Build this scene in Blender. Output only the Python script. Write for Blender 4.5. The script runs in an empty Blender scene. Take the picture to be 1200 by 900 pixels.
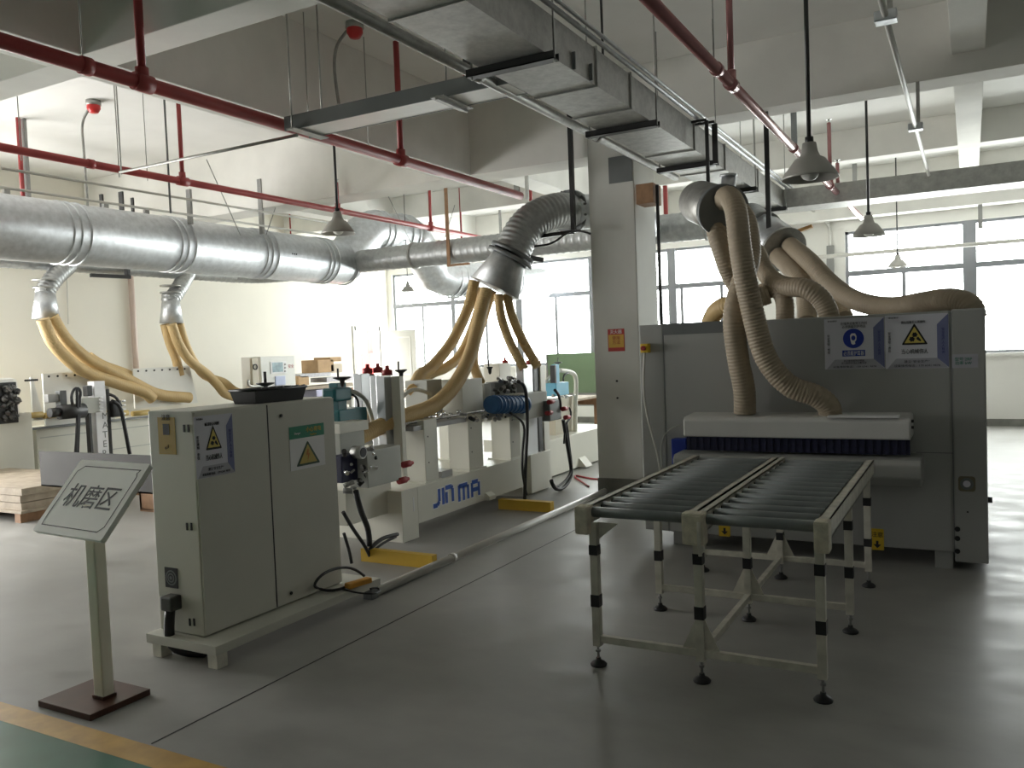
import bpy, bmesh, math, random
from mathutils import Vector, Matrix
R_ = random.Random(7)
PI = math.pi
SC = bpy.context.scene
COL = SC.collection

# ------------------------------------------------------------------ camera
RX = Vector((0.87606691, 0.48057661, -0.03940661))
UY = Vector((0.01397231, 0.05638929, 0.99831109))
FZ = Vector((-0.48198707, 0.87513791, -0.04268603))
CAM = Vector((0, 0, 1.6)); FPX = 979.135
cd = bpy.data.cameras.new('camera'); cam = bpy.data.objects.new('camera', cd); COL.objects.link(cam)
cam.matrix_world = Matrix(((RX[0], UY[0], -FZ[0], 0), (RX[1], UY[1], -FZ[1], 0), (RX[2], UY[2], -FZ[2], 1.6), (0, 0, 0, 1)))
cd.sensor_fit = 'HORIZONTAL'; cd.sensor_width = 36; cd.lens = 36 * FPX / 1200; cd.clip_start = .05; cd.clip_end = 200
SC.camera = cam
# ------------------------------------------------------------------ exposure, sky, daylight
SC.view_settings.view_transform = 'Standard'; SC.view_settings.look = 'None'
SC.view_settings.gamma = 1; SC.view_settings.use_curve_mapping = False
SC.view_settings.exposure = 0.0
SKY = 18.0
w = bpy.data.worlds.new('overcast_sky'); SC.world = w; w.use_nodes = True
bg = w.node_tree.nodes['Background']; bg.inputs[0].default_value = (1.0, 0.985, 0.96, 1); bg.inputs[1].default_value = SKY
SC.cycles.max_bounces = 10; SC.cycles.diffuse_bounces = 7; SC.cycles.transparent_max_bounces = 24
SC.cycles.sample_clamp_indirect = 6
def portal(x0, x1, z0, z1, y, name):
    l = bpy.data.lights.new(name, 'AREA'); l.shape = 'RECTANGLE'; l.size = x1 - x0; l.size_y = z1 - z0
    l.cycles.is_portal = True
    o = bpy.data.objects.new(name, l); COL.objects.link(o)
    o.location = ((x0 + x1) / 2, y, (z0 + z1) / 2); o.rotation_euler = (-PI / 2, 0, 0)
WY = 15.9   # window wall
YB = -7.0   # wall behind the camera
XR = 4.2    # right wall, unseen, set close to dim the near right
XL = -12.0  # left wall
portal(-11.8, -3.9, 1.2, 3.42, WY + .1, 'window_daylight')
portal(-1.93, 3.9, 1.2, 3.42, WY + .1, 'window_daylight')
_p = bpy.data.lights.new('side_opening_portal', 'AREA'); _p.shape = 'RECTANGLE'; _p.size = 5.4; _p.size_y = 2.9; _p.cycles.is_portal = True  # portal of the unseen opening added to brighten the left side
_o = bpy.data.objects.new('side_opening_portal', _p); COL.objects.link(_o); _o.location = (XL - .25, 3.3, 1.45); _o.rotation_euler = (PI / 2, 0, -PI / 2)

def at(px, py, ax, v):
    "the point of the plane ax = v that the photograph shows at pixel (px, py)"
    d = (px - 600) / FPX * RX - (py - 450) / FPX * UY + FZ
    i = 'xyz'.index(ax); t = (v - CAM[i]) / d[i]
    return CAM + d * t

# ------------------------------------------------------------------ materials
MATS = {}
def mat(name, col, rough=.6, metal=0., var=.06, scale=4., bump=0., bscale=60., spec=.5, alpha=None, emit=None, trans=0.):
    if name in MATS: return MATS[name]
    m = bpy.data.materials.new(name); m.use_nodes = True; nt = m.node_tree; N = nt.nodes; L = nt.links
    b = N['Principled BSDF']; b.inputs['Roughness'].default_value = rough; b.inputs['Metallic'].default_value = metal
    b.inputs['Specular IOR Level'].default_value = spec
    tc = N.new('ShaderNodeTexCoord'); no = N.new('ShaderNodeTexNoise'); no.inputs['Scale'].default_value = scale
    no.inputs['Detail'].default_value = 5; L.new(tc.outputs['Object'], no.inputs['Vector'])
    mp = N.new('ShaderNodeMapRange'); mp.inputs['From Min'].default_value = .3; mp.inputs['From Max'].default_value = .7
    mp.inputs['To Min'].default_value = 1 - var; mp.inputs['To Max'].default_value = 1 + var
    L.new(no.outputs['Fac'], mp.inputs['Value'])
    mx = N.new('ShaderNodeMix'); mx.data_type = 'RGBA'; mx.blend_type = 'MULTIPLY'; mx.inputs['Factor'].default_value = 1
    mx.inputs['A'].default_value = (*col, 1); L.new(mp.outputs['Result'], mx.inputs['B']); L.new(mx.outputs['Result'], b.inputs['Base Color'])
    if bump:
        n2 = N.new('ShaderNodeTexNoise'); n2.inputs['Scale'].default_value = bscale; n2.inputs['Detail'].default_value = 4
        L.new(tc.outputs['Object'], n2.inputs['Vector'])
        bu = N.new('ShaderNodeBump'); bu.inputs['Strength'].default_value = bump; bu.inputs['Distance'].default_value = .01
        L.new(n2.outputs['Fac'], bu.inputs['Height']); L.new(bu.outputs['Normal'], b.inputs['Normal'])
    if alpha is not None: b.inputs['Alpha'].default_value = alpha
    if trans: b.inputs['Transmission Weight'].default_value = trans
    if emit: b.inputs['Emission Color'].default_value = (*emit[0], 1); b.inputs['Emission Strength'].default_value = emit[1]
    MATS[name] = m; return m
def galv(name, col, rough, sc=14):
    m = mat(name, col, rough, .85, .13, sc)
    nt = m.node_tree; N = nt.nodes; L = nt.links; b = N['Principled BSDF']
    tc = N.new('ShaderNodeTexCoord'); v = N.new('ShaderNodeTexVoronoi'); v.inputs['Scale'].default_value = 45
    L.new(tc.outputs['Object'], v.inputs['Vector'])
    mp = N.new('ShaderNodeMapRange'); mp.inputs['To Min'].default_value = rough - .08; mp.inputs['To Max'].default_value = rough + .12
    L.new(v.outputs['Distance'], mp.inputs['Value']); L.new(mp.outputs['Result'], b.inputs['Roughness'])
    return m
M_wall = mat('white_plaster', (.80, .79, .75), .85, var=.03, scale=1.2, bump=.1, bscale=30)
M_dkwall = mat('dark_unseen_wall', (.16, .16, .15), .9)  # for unseen walls, coloured dark to cut the light they bounce
M_wallL = mat('cream_plaster', (.80, .775, .70), .85, var=.03, scale=.9, bump=.1, bscale=30)
M_ceil = mat('ceiling_paint', (.78, .775, .745), .9, var=.04, scale=1.5, bump=.15, bscale=18)
M_beam = mat('beam_paint', (.78, .77, .73), .9, var=.06, scale=2.2, bump=.15, bscale=25)
M_pillar = mat('pillar_paint', (.58, .58, .545), .8, var=.04, scale=2.5, bump=.08)
M_cream = mat('cream_enamel', (.66, .65, .57), .45, var=.03, scale=3)
M_cab = mat('cabinet_enamel', (.57, .565, .50), .45, var=.03, scale=3)
M_creamd = mat('grey_enamel', (.42, .43, .39), .5, var=.05, scale=3)
M_sander = mat('pale_grey_enamel', (.34, .345, .33), .5, var=.03, scale=2)
M_dkgrey = mat('dark_grey_steel', (.16, .17, .17), .5, .2, var=.1)
M_midgrey = mat('mid_grey_steel', (.30, .30, .29), .5, .3, var=.08)
M_traysteel = mat('brown_grey_steel', (.085, .08, .075), .6, .1, var=.08)
M_black = mat('black_rubber', (.018, .018, .02), .5, var=.2)
M_blacksteel = mat('black_steel', (.035, .035, .035), .45, .2, var=.2)
M_galv = galv('galvanised_sheet', (.56, .58, .60), .42)
M_spiral = galv('spiral_duct_steel', (.42, .43, .43), .46)
M_galvd = galv('weathered_galvanised', (.40, .40, .38), .5)
M_chrome = mat('bright_steel', (.7, .7, .7), .2, 1, var=.1, scale=20)
M_alu = mat('aluminium_profile', (.55, .56, .57), .35, .8, var=.05)
M_roller = mat('roller_steel', (.24, .265, .27), .45, .35, var=.12, scale=9)
M_rail = mat('worn_rail_paint', (.62, .60, .52), .55, var=.16, scale=14)
M_hose = mat('tan_hose', (.52, .37, .17), .55, var=.08, scale=5)
M_hose2 = mat('buff_hose', (.34, .28, .20), .6, var=.08, scale=5)
M_red = mat('sprinkler_red', (.36, .05, .05), .4, var=.1)
M_redcap = mat('red_plastic', (.30, .02, .025), .5, var=.1)
M_redpost = mat('faded_red_paint', (.42, .045, .04), .6)
M_pink = mat('pale_pink_pipe', (.62, .50, .44), .5)
M_teal = mat('teal_enamel', (.015, .13, .15), .4, var=.12)
M_blue = mat('blue_enamel', (.02, .10, .26), .45, var=.15, scale=12)
M_ltblue = mat('light_blue_enamel', (.14, .42, .58), .45)
M_navy = mat('navy_curtain', (.012, .014, .05), .6, var=.2, scale=30)
M_yellow = mat('safety_yellow', (.60, .38, .03), .5, var=.12)
M_orange = mat('amber_plastic', (.70, .33, .04), .5)
M_label = mat('yellow_label', (.66, .45, .03), .5)
M_brown = mat('maroon_base_paint', (.07, .028, .018), .3, var=.2, scale=8)
M_signb = mat('sign_board_enamel', (.82, .83, .77), .35, var=.03)
M_signp = mat('sign_pole_paint', (.86, .82, .68), .5, var=.05)
M_ink = mat('black_ink', (.012, .012, .014), .6, var=0)
M_paper = mat('poster_white', (.62, .62, .68), .5, var=.02)
M_paper2 = mat('poster_pale_grey', (.40, .40, .45), .5, var=.02)  # grey print of the poster foot band, also the data plate
M_paper3 = mat('poster_blue_grey', (.17, .19, .34), .5, var=.02)
M_inkblue = mat('ink_navy', (.03, .04, .18), .5, var=0)
M_sblue = mat('sign_blue', (.01, .035, .30), .5, var=.05)
M_white = mat('white_vinyl', (.75, .75, .75), .5, var=.02)
M_logob = mat('logo_blue', (.01, .08, .42), .5, var=.05)
M_green = mat('label_green', (.015, .22, .12), .5, var=.05)
M_gfloor = mat('green_floor_paint', (.03, .14, .09), .3, var=.25, scale=2.5)
M_yfloor = mat('yellow_floor_line', (.50, .30, .07), .4, var=.15, scale=9)
M_wood = mat('pale_plywood', (.36, .30, .225), .7, var=.2, scale=9)
M_wood2 = mat('brown_wood', (.30, .17, .09), .7, var=.2, scale=12)
M_card = mat('cardboard', (.50, .33, .18), .8, var=.1, scale=8)
M_pvc = mat('white_pvc', (.60, .59, .55), .4, var=.06)
M_shade = mat('lamp_shade_enamel', (.40, .39, .36), .4, .2, var=.06)
M_bulb = mat('frosted_bulb', (.75, .75, .72), .3, var=0)
M_alframe = mat('window_frame_grey', (.26, .27, .29), .45, .3, var=.05)
M_screen = mat('screen_glass', (.28, .38, .42), .15, var=.25, scale=14)
M_paperstack = mat('stacked_sheets', (.58, .57, .60), .7, var=.15, scale=20)
M_concrete = mat('bare_concrete', (.20, .20, .18), .9, var=.2, scale=5, bump=.3)
M_ext = mat('outside_paving', (.5, .5, .5), .9)

def m_glass():
    m = bpy.data.materials.new('window_glass'); m.use_nodes = True; nt = m.node_tree; N = nt.nodes; N.clear()
    o = N.new('ShaderNodeOutputMaterial'); t = N.new('ShaderNodeBsdfTransparent'); g = N.new('ShaderNodeBsdfGlossy'); x = N.new('ShaderNodeMixShader')
    t.inputs[0].default_value = (.94, .97, .97, 1); g.inputs['Roughness'].default_value = .05; x.inputs[0].default_value = .06
    nt.links.new(t.outputs[0], x.inputs[1]); nt.links.new(g.outputs[0], x.inputs[2]); nt.links.new(x.outputs[0], o.inputs[0]); return m
M_glass = m_glass()
def m_film():
    m = bpy.data.materials.new('green_film'); m.use_nodes = True; nt = m.node_tree; N = nt.nodes; N.clear()
    o = N.new('ShaderNodeOutputMaterial'); t = N.new('ShaderNodeBsdfTranslucent'); g = N.new('ShaderNodeBsdfDiffuse'); x = N.new('ShaderNodeMixShader')
    no = N.new('ShaderNodeTexNoise'); no.inputs['Scale'].default_value = 3; cr = N.new('ShaderNodeValToRGB')
    cr.color_ramp.elements[0].color = (.14, .19, .12, 1); cr.color_ramp.elements[1].color = (.22, .28, .19, 1)
    nt.links.new(no.outputs['Fac'], cr.inputs[0]); nt.links.new(cr.outputs[0], t.inputs[0]); g.inputs[0].default_value = (.40, .50, .36, 1); x.inputs[0].default_value = .5
    nt.links.new(t.outputs[0], x.inputs[1]); nt.links.new(g.outputs[0], x.inputs[2]); nt.links.new(x.outputs[0], o.inputs[0]); return m
M_film = m_film()
def m_floor():
    m = bpy.data.materials.new('sealed_concrete_floor'); m.use_nodes = True; nt = m.node_tree; N = nt.nodes; L = nt.links; b = N['Principled BSDF']
    tc = N.new('ShaderNodeTexCoord')
    def noise(s, d, rot=0, st=(1, 1, 1)):
        mp = N.new('ShaderNodeMapping'); mp.inputs['Scale'].default_value = st; mp.inputs['Rotation'].default_value = (0, 0, rot)
        n = N.new('ShaderNodeTexNoise'); n.inputs['Scale'].default_value = s; n.inputs['Detail'].default_value = d
        L.new(tc.outputs['Object'], mp.inputs[0]); L.new(mp.outputs[0], n.inputs['Vector']); return n
    a = noise(.7, 6); c = noise(3.2, 7, .5, (1, 1.5, 1)); f = noise(60, 3)
    cr = N.new('ShaderNodeValToRGB'); cr.color_ramp.elements[0].position = .3; cr.color_ramp.elements[1].position = .72
    cr.color_ramp.elements[0].color = (.245, .243, .228, 1); cr.color_ramp.elements[1].color = (.40, .395, .375, 1)
    mx = N.new('ShaderNodeMix'); mx.data_type = 'FLOAT'; mx.inputs['Factor'].default_value = .45
    L.new(a.outputs['Fac'], mx.inputs['A']); L.new(c.outputs['Fac'], mx.inputs['B']); L.new(mx.outputs['Result'], cr.inputs[0]); L.new(cr.outputs[0], b.inputs['Base Color'])
    mr = N.new('ShaderNodeMapRange'); mr.inputs['From Min'].default_value = .3; mr.inputs['From Max'].default_value = .7; mr.inputs['To Min'].default_value = .36; mr.inputs['To Max'].default_value = .56
    L.new(c.outputs['Fac'], mr.inputs['Value']); L.new(mr.outputs['Result'], b.inputs['Roughness'])
    bu = N.new('ShaderNodeBump'); bu.inputs['Strength'].default_value = .10; bu.inputs['Distance'].default_value = .02
    L.new(c.outputs['Fac'], bu.inputs['Height']); b2 = N.new('ShaderNodeBump'); b2.inputs['Strength'].default_value = .05; b2.inputs['Distance'].default_value = .004
    L.new(f.outputs['Fac'], b2.inputs['Height']); L.new(bu.outputs[0], b2.inputs['Normal']); L.new(b2.outputs[0], b.inputs['Normal'])
    b.inputs['Specular IOR Level'].default_value = .22
    return m
M_floor = m_floor()

# ------------------------------------------------------------------ building helpers
WL = {}
V = Vector
def catmull(pts, step):
    pts = [V(p) for p in pts]
    if len(pts) == 2:
        n = max(1, int((pts[1] - pts[0]).length / step)); return [pts[0].lerp(pts[1], i / n) for i in range(n + 1)]
    P = [pts[0] * 2 - pts[1]] + pts + [pts[-1] * 2 - pts[-2]]; out = []
    for i in range(1, len(P) - 2):
        a, b, c, d = P[i - 1:i + 3]; n = 24
        for k in range(n):
            t = k / n; out.append(.5 * ((2 * b) + (c - a) * t + (2 * a - 5 * b + 4 * c - d) * t * t + (3 * b - a - 3 * c + d) * t ** 3))
    out.append(P[-2]); L = [0]
    for i in range(1, len(out)): L.append(L[-1] + (out[i] - out[i - 1]).length)
    n = max(2, int(L[-1] / step)); res = []; j = 0
    for k in range(n + 1):
        s = L[-1] * k / n
        while j < len(L) - 2 and L[j + 1] < s: j += 1
        t = (s - L[j]) / max(1e-9, L[j + 1] - L[j]); res.append(out[j].lerp(out[j + 1], min(1, max(0, t))))
    for _ in range(int(min(60, (.06 / step) ** 2 * 2)) if len(pts) > 3 else 0):
        res = [res[0]] + [(res[i - 1] + res[i + 1]) * .25 + res[i] * .5 for i in range(1, len(res) - 1)] + [res[-1]]
    return res
class MB:
    def __init__(s): s.bm = bmesh.new()
    def box(s, a, b, bev=0.):
        x0, x1 = sorted((a[0], b[0])); y0, y1 = sorted((a[1], b[1])); z0, z1 = sorted((a[2], b[2]))
        r = bmesh.ops.create_cube(s.bm, size=1)
        for v in r['verts']: v.co = V(((x0 + x1) / 2 + v.co.x * (x1 - x0), (y0 + y1) / 2 + v.co.y * (y1 - y0), (z0 + z1) / 2 + v.co.z * (z1 - z0)))
        if bev:
            es = list({e for v in r['verts'] for e in v.link_edges})
            bmesh.ops.bevel(s.bm, geom=es, offset=min(bev, .45 * min(x1 - x0, y1 - y0, z1 - z0)), segments=2, affect='EDGES', profile=.6)
        return s
    def bar(s, a, b, w, h=None, up=V((0, 0, 1))):
        a = V(a); b = V(b); h = h or w; d = (b - a).normalized()
        if abs(d.dot(up)) > .99: up = V((0, 1, 0))
        x = d.cross(up).normalized(); y = x.cross(d)
        vs = [s.bm.verts.new(p + x * i * w / 2 + y * j * h / 2) for p in (a, b) for i, j in ((-1, -1), (1, -1), (1, 1), (-1, 1))]
        for f in ((3, 2, 1, 0), (4, 5, 6, 7), (0, 1, 5, 4), (1, 2, 6, 5), (2, 3, 7, 6), (3, 0, 4, 7)): s.bm.faces.new([vs[i] for i in f])
        return s
    def sweep(s, pts, rad, n=12, cap=True):
        pts = [V(p) for p in pts]; m = len(pts)
        if not hasattr(rad, '__len__'): rad = [rad] * m
        T = []
        for i in range(m):
            d = pts[min(i + 1, m - 1)] - pts[max(i - 1, 0)]
            T.append(d.normalized() if d.length > 1e-9 else (T[-1] if T else V((0, 0, 1))))
        u = T[0].orthogonal().normalized(); rings = []
        for i in range(m):
            u = (u - T[i] * u.dot(T[i])).normalized(); v = T[i].cross(u)
            rings.append([s.bm.verts.new(pts[i] + (u * math.cos(2 * PI * k / n) + v * math.sin(2 * PI * k / n)) * rad[i]) for k in range(n)])
        for i in range(m - 1):
            for k in range(n):
                f = s.bm.faces.new((rings[i][k], rings[i][(k + 1) % n], rings[i + 1][(k + 1) % n], rings[i + 1][k])); f.smooth = True
        if cap:
            s.bm.faces.new(rings[0][::-1]); s.bm.faces.new(rings[-1])
        return s
    def cyl(s, a, b, r, n=16, r2=None, cap=True): return s.sweep([a, b], [r, r if r2 is None else r2], n, cap)
    def tube(s, pts, r, step=.04, n=10): return s.sweep(catmull(pts, step), r, n)
    def hose(s, pts, r, pitch=.024, n=14):
        p = catmull(pts, pitch / 4); a = .0045 / r; return s.sweep(p, [r * (1.0, 1 - .4 * a, 1 - a, 1 - .4 * a)[i % 4] for i in range(len(p))], n)
    def ribbed(s, pts, r, pitch=.045, n=26, d=.012):
        p = catmull(pts, pitch / 4); return s.sweep(p, [r - d * (0, .5, 1, .5)[i % 4] for i in range(len(p))], n)
    def spiral(s, pts, r, pitch=.11, n=28):
        p = catmull(pts, pitch / 6); return s.sweep(p, [r * (1.035 if i % 6 == 0 else 1.) for i in range(len(p))], n)
    def lathe(s, c, prof, n=24, ax='z'):
        ps = [V(c) + (V((0, 0, h)) if ax == 'z' else V((h, 0, 0)) if ax == 'x' else V((0, h, 0))) for r, h in prof]
        rings = []
        for (r, h), p in zip(prof, ps):
            ring = []
            for k in range(n):
                a = 2 * PI * k / n; c_, s_ = math.cos(a) * r, math.sin(a) * r
                ring.append(s.bm.verts.new(p + (V((c_, s_, 0)) if ax == 'z' else V((0, c_, s_)) if ax == 'x' else V((s_, 0, c_)))))
            rings.append(ring)
        for i in range(len(rings) - 1):
            for k in range(n):
                f = s.bm.faces.new((rings[i][k], rings[i][(k + 1) % n], rings[i + 1][(k + 1) % n], rings[i + 1][k])); f.smooth = True
        return s
    def sphere(s, c, r, sc=(1, 1, 1)):
        q = bmesh.ops.create_uvsphere(s.bm, u_segments=16, v_segments=10, radius=r)
        for v in q['verts']: v.co = V((v.co.x * sc[0], v.co.y * sc[1], v.co.z * sc[2])) + V(c)
        for v in q['verts']:
            for f in v.link_faces: f.smooth = True
        return s
    def prism(s, pts, ext):
        "closed outline pushed along ext"
        a = [s.bm.verts.new(V(p)) for p in pts]; b = [s.bm.verts.new(V(p) + V(ext)) for p in pts]; n = len(pts)
        s.bm.faces.new(a[::-1]); s.bm.faces.new(b)
        for i in range(n): s.bm.faces.new((a[i], a[(i + 1) % n], b[(i + 1) % n], b[i]))
        return s
    def build(s, name, m, parent=None, bevel=0.):
        bm = s.bm
        bmesh.ops.recalc_face_normals(bm, faces=bm.faces[:])
        me = bpy.data.meshes.new(name)
        co = [v.co for v in bm.verts]
        lo = V([min(c[i] for c in co) for i in range(3)]); hi = V([max(c[i] for c in co) for i in range(3)])
        c = (lo + hi) / 2; c.z = lo.z
        for v in bm.verts: v.co -= c
        bm.to_mesh(me); bm.free(); me.materials.append(m)
        o = bpy.data.objects.new(name, me); COL.objects.link(o); link(o, c, parent)
        if bevel:
            md = o.modifiers.new('bevel', 'BEVEL'); md.width = bevel; md.segments = 2; md.limit_method = 'ANGLE'
        return o
def link(o, world, parent):
    WL[o] = V(world)
    if parent is None: o.location = world
    else: o.parent = parent; o.location = V(world) - WL[parent]
def tag(o, label=None, cat=None, group=None, kind=None):
    if label: o['label'] = label
    if cat: o['category'] = cat
    if group: o['group'] = group
    if kind: o['kind'] = kind
    return o
def thing(name, label, cat, loc, group=None):
    o = bpy.data.objects.new(name, None); o.empty_display_size = .1; COL.objects.link(o); link(o, V(loc), None)
    return tag(o, label, cat, group)
def struct(o, label=None): return tag(o, label, kind='structure')
def copy_thing(o, delta, label, parent=None):
    c = o.copy(); COL.objects.link(c)
    if parent is None:
        c.location = o.location + V(delta); WL[c] = WL[o] + V(delta)
        if label: c['label'] = label
    else: c.parent = parent
    for ch in o.children: copy_thing(ch, delta, None, c)
    return c

def txt(body, O, U, W, size, m, parent, name='lettering', thick=.0008, bold=0., wide=1., maxw=None):
    "lettering as a thin mesh: O centre, U reading direction, W up direction"
    cu = bpy.data.curves.new(name, 'FONT'); cu.body = body; cu.size = size; cu.align_x = 'CENTER'; cu.extrude = thick; cu.offset = bold
    cu.resolution_u = 3; cu.space_line = 1.0
    to = bpy.data.objects.new(name, cu); COL.objects.link(to)
    dg = bpy.context.evaluated_depsgraph_get(); me = bpy.data.meshes.new_from_object(to.evaluated_get(dg)); bpy.data.objects.remove(to)
    if len(me.vertices) == 0: return None
    U = V(U).normalized(); W = V(W).normalized(); Nn = U.cross(W)
    xs = [v.co.x for v in me.vertices]; ys = [v.co.y for v in me.vertices]; cx = (min(xs) + max(xs)) / 2; cy = (min(ys) + max(ys)) / 2
    if maxw: wide = maxw / (max(xs) - min(xs))
    for v in me.vertices: v.co = U * ((v.co.x - cx) * wide) + W * (v.co.y - cy) + Nn * v.co.z
    me.materials.clear(); me.materials.append(m)
    o = bpy.data.objects.new(name, me); COL.objects.link(o); link(o, V(O), parent); return o

class Face:
    "a flat face of a thing: origin O (lower left), axes U, W; p(u, v, lift)"
    def __init__(s, O, U, W): s.O = V(O); s.U = V(U).normalized(); s.W = V(W).normalized(); s.N = s.U.cross(s.W)
    def p(s, u, v, l=0.): return s.O + s.U * u + s.W * v + s.N * l
    def poly(s, uv, l, t, name, m, parent):
        return MB().prism([s.p(u, v, l) for u, v in uv], s.N * t).build(name, m, parent)
    def disc(s, c, r, l, t, name, m, parent, n=28):
        return s.poly([(c[0] + r * math.cos(2 * PI * k / n), c[1] + r * math.sin(2 * PI * k / n)) for k in range(n)], l, t, name, m, parent)
def rrect(x0, y0, x1, y1, r, n=4):
    o = []
    for cx, cy, a0 in ((x1 - r, y1 - r, 0), (x0 + r, y1 - r, 90), (x0 + r, y0 + r, 180), (x1 - r, y0 + r, 270)):
        for k in range(n + 1):
            a = math.radians(a0 + 90 * k / n); o.append((cx + r * math.cos(a), cy + r * math.sin(a)))
    return o
def tri(cx, y0, w, h, r):
    P = [V((cx - w / 2, y0)), V((cx + w / 2, y0)), V((cx, y0 + h))]; o = []
    for i in range(3):
        a = P[i - 1]; b = P[i]; c = P[(i + 1) % 3]
        p = b + (a - b).normalized() * r; q = b + (c - b).normalized() * r
        for k in range(4):
            t = k / 3; o.append(tuple((p * (1 - t) ** 2 + b * 2 * t * (1 - t) + q * t * t)))
    return o

# ================================================================== THE HALL
ZC = 4.45
M1 = MB().box((XL - .3, YB - .3, -.25), (XR + .3, WY + .3, 0)).build('floor', M_floor); struct(M1)
struct(MB().box((XL, YB, ZC), (XR, WY, ZC + .2)).build('ceiling', M_ceil))
# left wall with the doorway
DY0, DY1, DZ = 14.60, 15.52, 2.18
SW0, SW1 = 1.2, 6.0     # wide unseen opening, added on the left to let in more daylight
b = MB(); b.box((XL - .2, YB, 0), (XL, SW0, ZC)); b.box((XL - .2, SW0, 2.9), (XL, SW1, ZC)); b.box((XL - .2, SW1, 0), (XL, DY0, ZC)); b.box((XL - .2, DY1, 0), (XL, WY, ZC)); b.box((XL - .2, DY0, DZ), (XL, DY1, ZC))
struct(b.build('wall_left', M_wallL))
struct(MB().box((XL, YB - .2, 0), (XR, YB, ZC)).build('wall_back', M_dkwall))
struct(MB().box((XR, YB, 0), (XR + .2, WY, ZC)).build('wall_right', M_dkwall))
# window wall: parapet, head, piers
SILL, HEAD = 1.21, 3.42
b = MB(); b.box((XL, WY, 0), (XR, WY + .25, SILL)); b.box((XL, WY, HEAD), (XR, WY + .25, ZC))
for x0, x1 in ((XL, -11.85), (-3.75, -1.93), (3.9, XR)): b.box((x0, WY, SILL), (x1, WY + .25, HEAD))
struct(b.build('wall_window', M_wall))
struct(MB().box((XL, WY - .03, 0), (XR, WY, .12)).build('baseboard_window', M_concrete))
struct(MB().box((XL, SW1 + .1, 0), (XL + .02, DY0 - .1, .10)).build('baseboard_left', M_concrete))
# windows: each with frame, glazing bars and panes
def window(n, x0, x1, posts, thins, tz=2.68):
    f = MB(); y0, y1 = WY + .04, WY + .14; t = .05
    f.box((x0, y0, SILL), (x1, y1, SILL + t)); f.box((x0, y0, HEAD - t), (x1, y1, HEAD)); f.box((x0, y0, SILL), (x0 + t, y1, HEAD)); f.box((x1 - t, y0, SILL), (x1, y1, HEAD))
    f.box((x0, y0 - .02, tz - .045), (x1, y1, tz + .045))
    for p, wd in posts: f.box((p - wd / 2, y0 - .03, SILL), (p + wd / 2, y1, HEAD))
    for p in thins: f.box((p - .028, y0, SILL), (p + .028, y1, tz))
    fo = struct(f.build('window_%d' % n, M_alframe))
    xs = [x0] + [p for p, _ in posts] + [x1]
    for a, c in zip(xs, xs[1:]):
        MB().box((a, WY + .085, tz), (c, WY + .091, HEAD - .02)).build('pane', M_glass, fo)
        ins = [a] + [q for q in thins if a < q < c] + [c]
        for d, e in zip(ins, ins[1:]): MB().box((d, WY + .085, SILL + .02), (e, WY + .091, tz)).build('pane', M_glass, fo)
window(1, -11.85, -3.75, [(-10.2, .10), (-8.52, .15), (-6.80, .15), (-5.11, .16)], [-11.05, -9.36, -7.65, -5.35, -4.93, -4.15])
window(2, -1.93, 3.9, [(0.0, .20), (1.95, .16)], [-1.0, .98, 2.9])
b = MB()
for y in (SW0, SW1 - .08): b.box((XL - .22, y, 0), (XL + .02, y + .08, 2.9))
b.box((XL - .22, SW0, 2.82), (XL + .02, SW1, 3.2)); struct(b.build('added_opening_frame', M_midgrey))  # frame around the added, unseen side opening
# sill ledge
struct(MB().box((XL, WY - .06, SILL - .05), (XR, WY, SILL)).build('trim_1', M_wall))

# concrete beams
def beam(x0, x1, y0, y1, z0, m=M_beam): return struct(MB().box((x0, y0, z0), (x1, y1, ZC)).build('ceiling_beam', m, bevel=.006))
beam(XL, -3.29, 8.30, 8.74, 3.60); beam(-3.29, XR, 8.30, 8.66, 3.80)
beam(XL, XR, 3.51, 3.76, 3.60)
beam(XL, XR, 12.60, 12.88, 4.03)
beam(XL, XR, 15.55, WY, 3.62)
beam(XL, XR, -1.3, -1.0, 3.60)
for x0, x1 in ((-5.38, -5.0),):
    for y0, y1, z in ((YB, -1.3, 3.6), (-1.0, 3.51, 3.6), (3.76, 8.30, 3.6), (8.74, 12.6, 3.8), (12.88, 15.55, 3.8)): beam(x0, x1, y0, y1, z)
for y0, y1, z in ((3.76, 8.30, 3.98), (8.66, 12.6, 3.98), (12.88, 15.55, 4.03)): beam(-.115, .14, y0, y1, z)
for y0, y1 in ((8.74, 12.6), (12.88, 15.55)): beam(-9.6, -9.3, y0, y1, 3.9)
beam(3.2, 3.45, 3.76, 8.3, 3.9)
# pillar
b = MB(); b.box((-3.54, 8.28, 0), (-3.03, 8.92, 3.80))
pil = struct(b.build('pillar', M_pillar, bevel=.01))
MB().box((-3.548, 8.272, 0), (-3.022, 8.93, .17)).build('pillar_foot', M_concrete, pil)
MB().box((-3.30, 8.268, 3.28), (-3.04, 8.279, 3.55)).build('patch', M_dkgrey, pil)
for z in (1.21, 1.03): MB().cyl((-3.29, 8.272, z), (-3.29, 8.285, z), .012, 10).build('bolt_hole', M_ink, pil)
# painted lane on the floor
struct(MB().box((XL, 2.12, -.001), (1.5, 2.245, .0025)).build('trim_2', M_yfloor))
struct(MB().box((XL, YB, -.001), (1.5, 2.12, .002)).build('trim_3', M_gfloor))
struct(MB().box((-3.045, 2.26, -.001), (-3.037, WY - .1, .0012)).build('trim_4', M_ink), 'dark expansion joint running across the grey floor')

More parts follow.
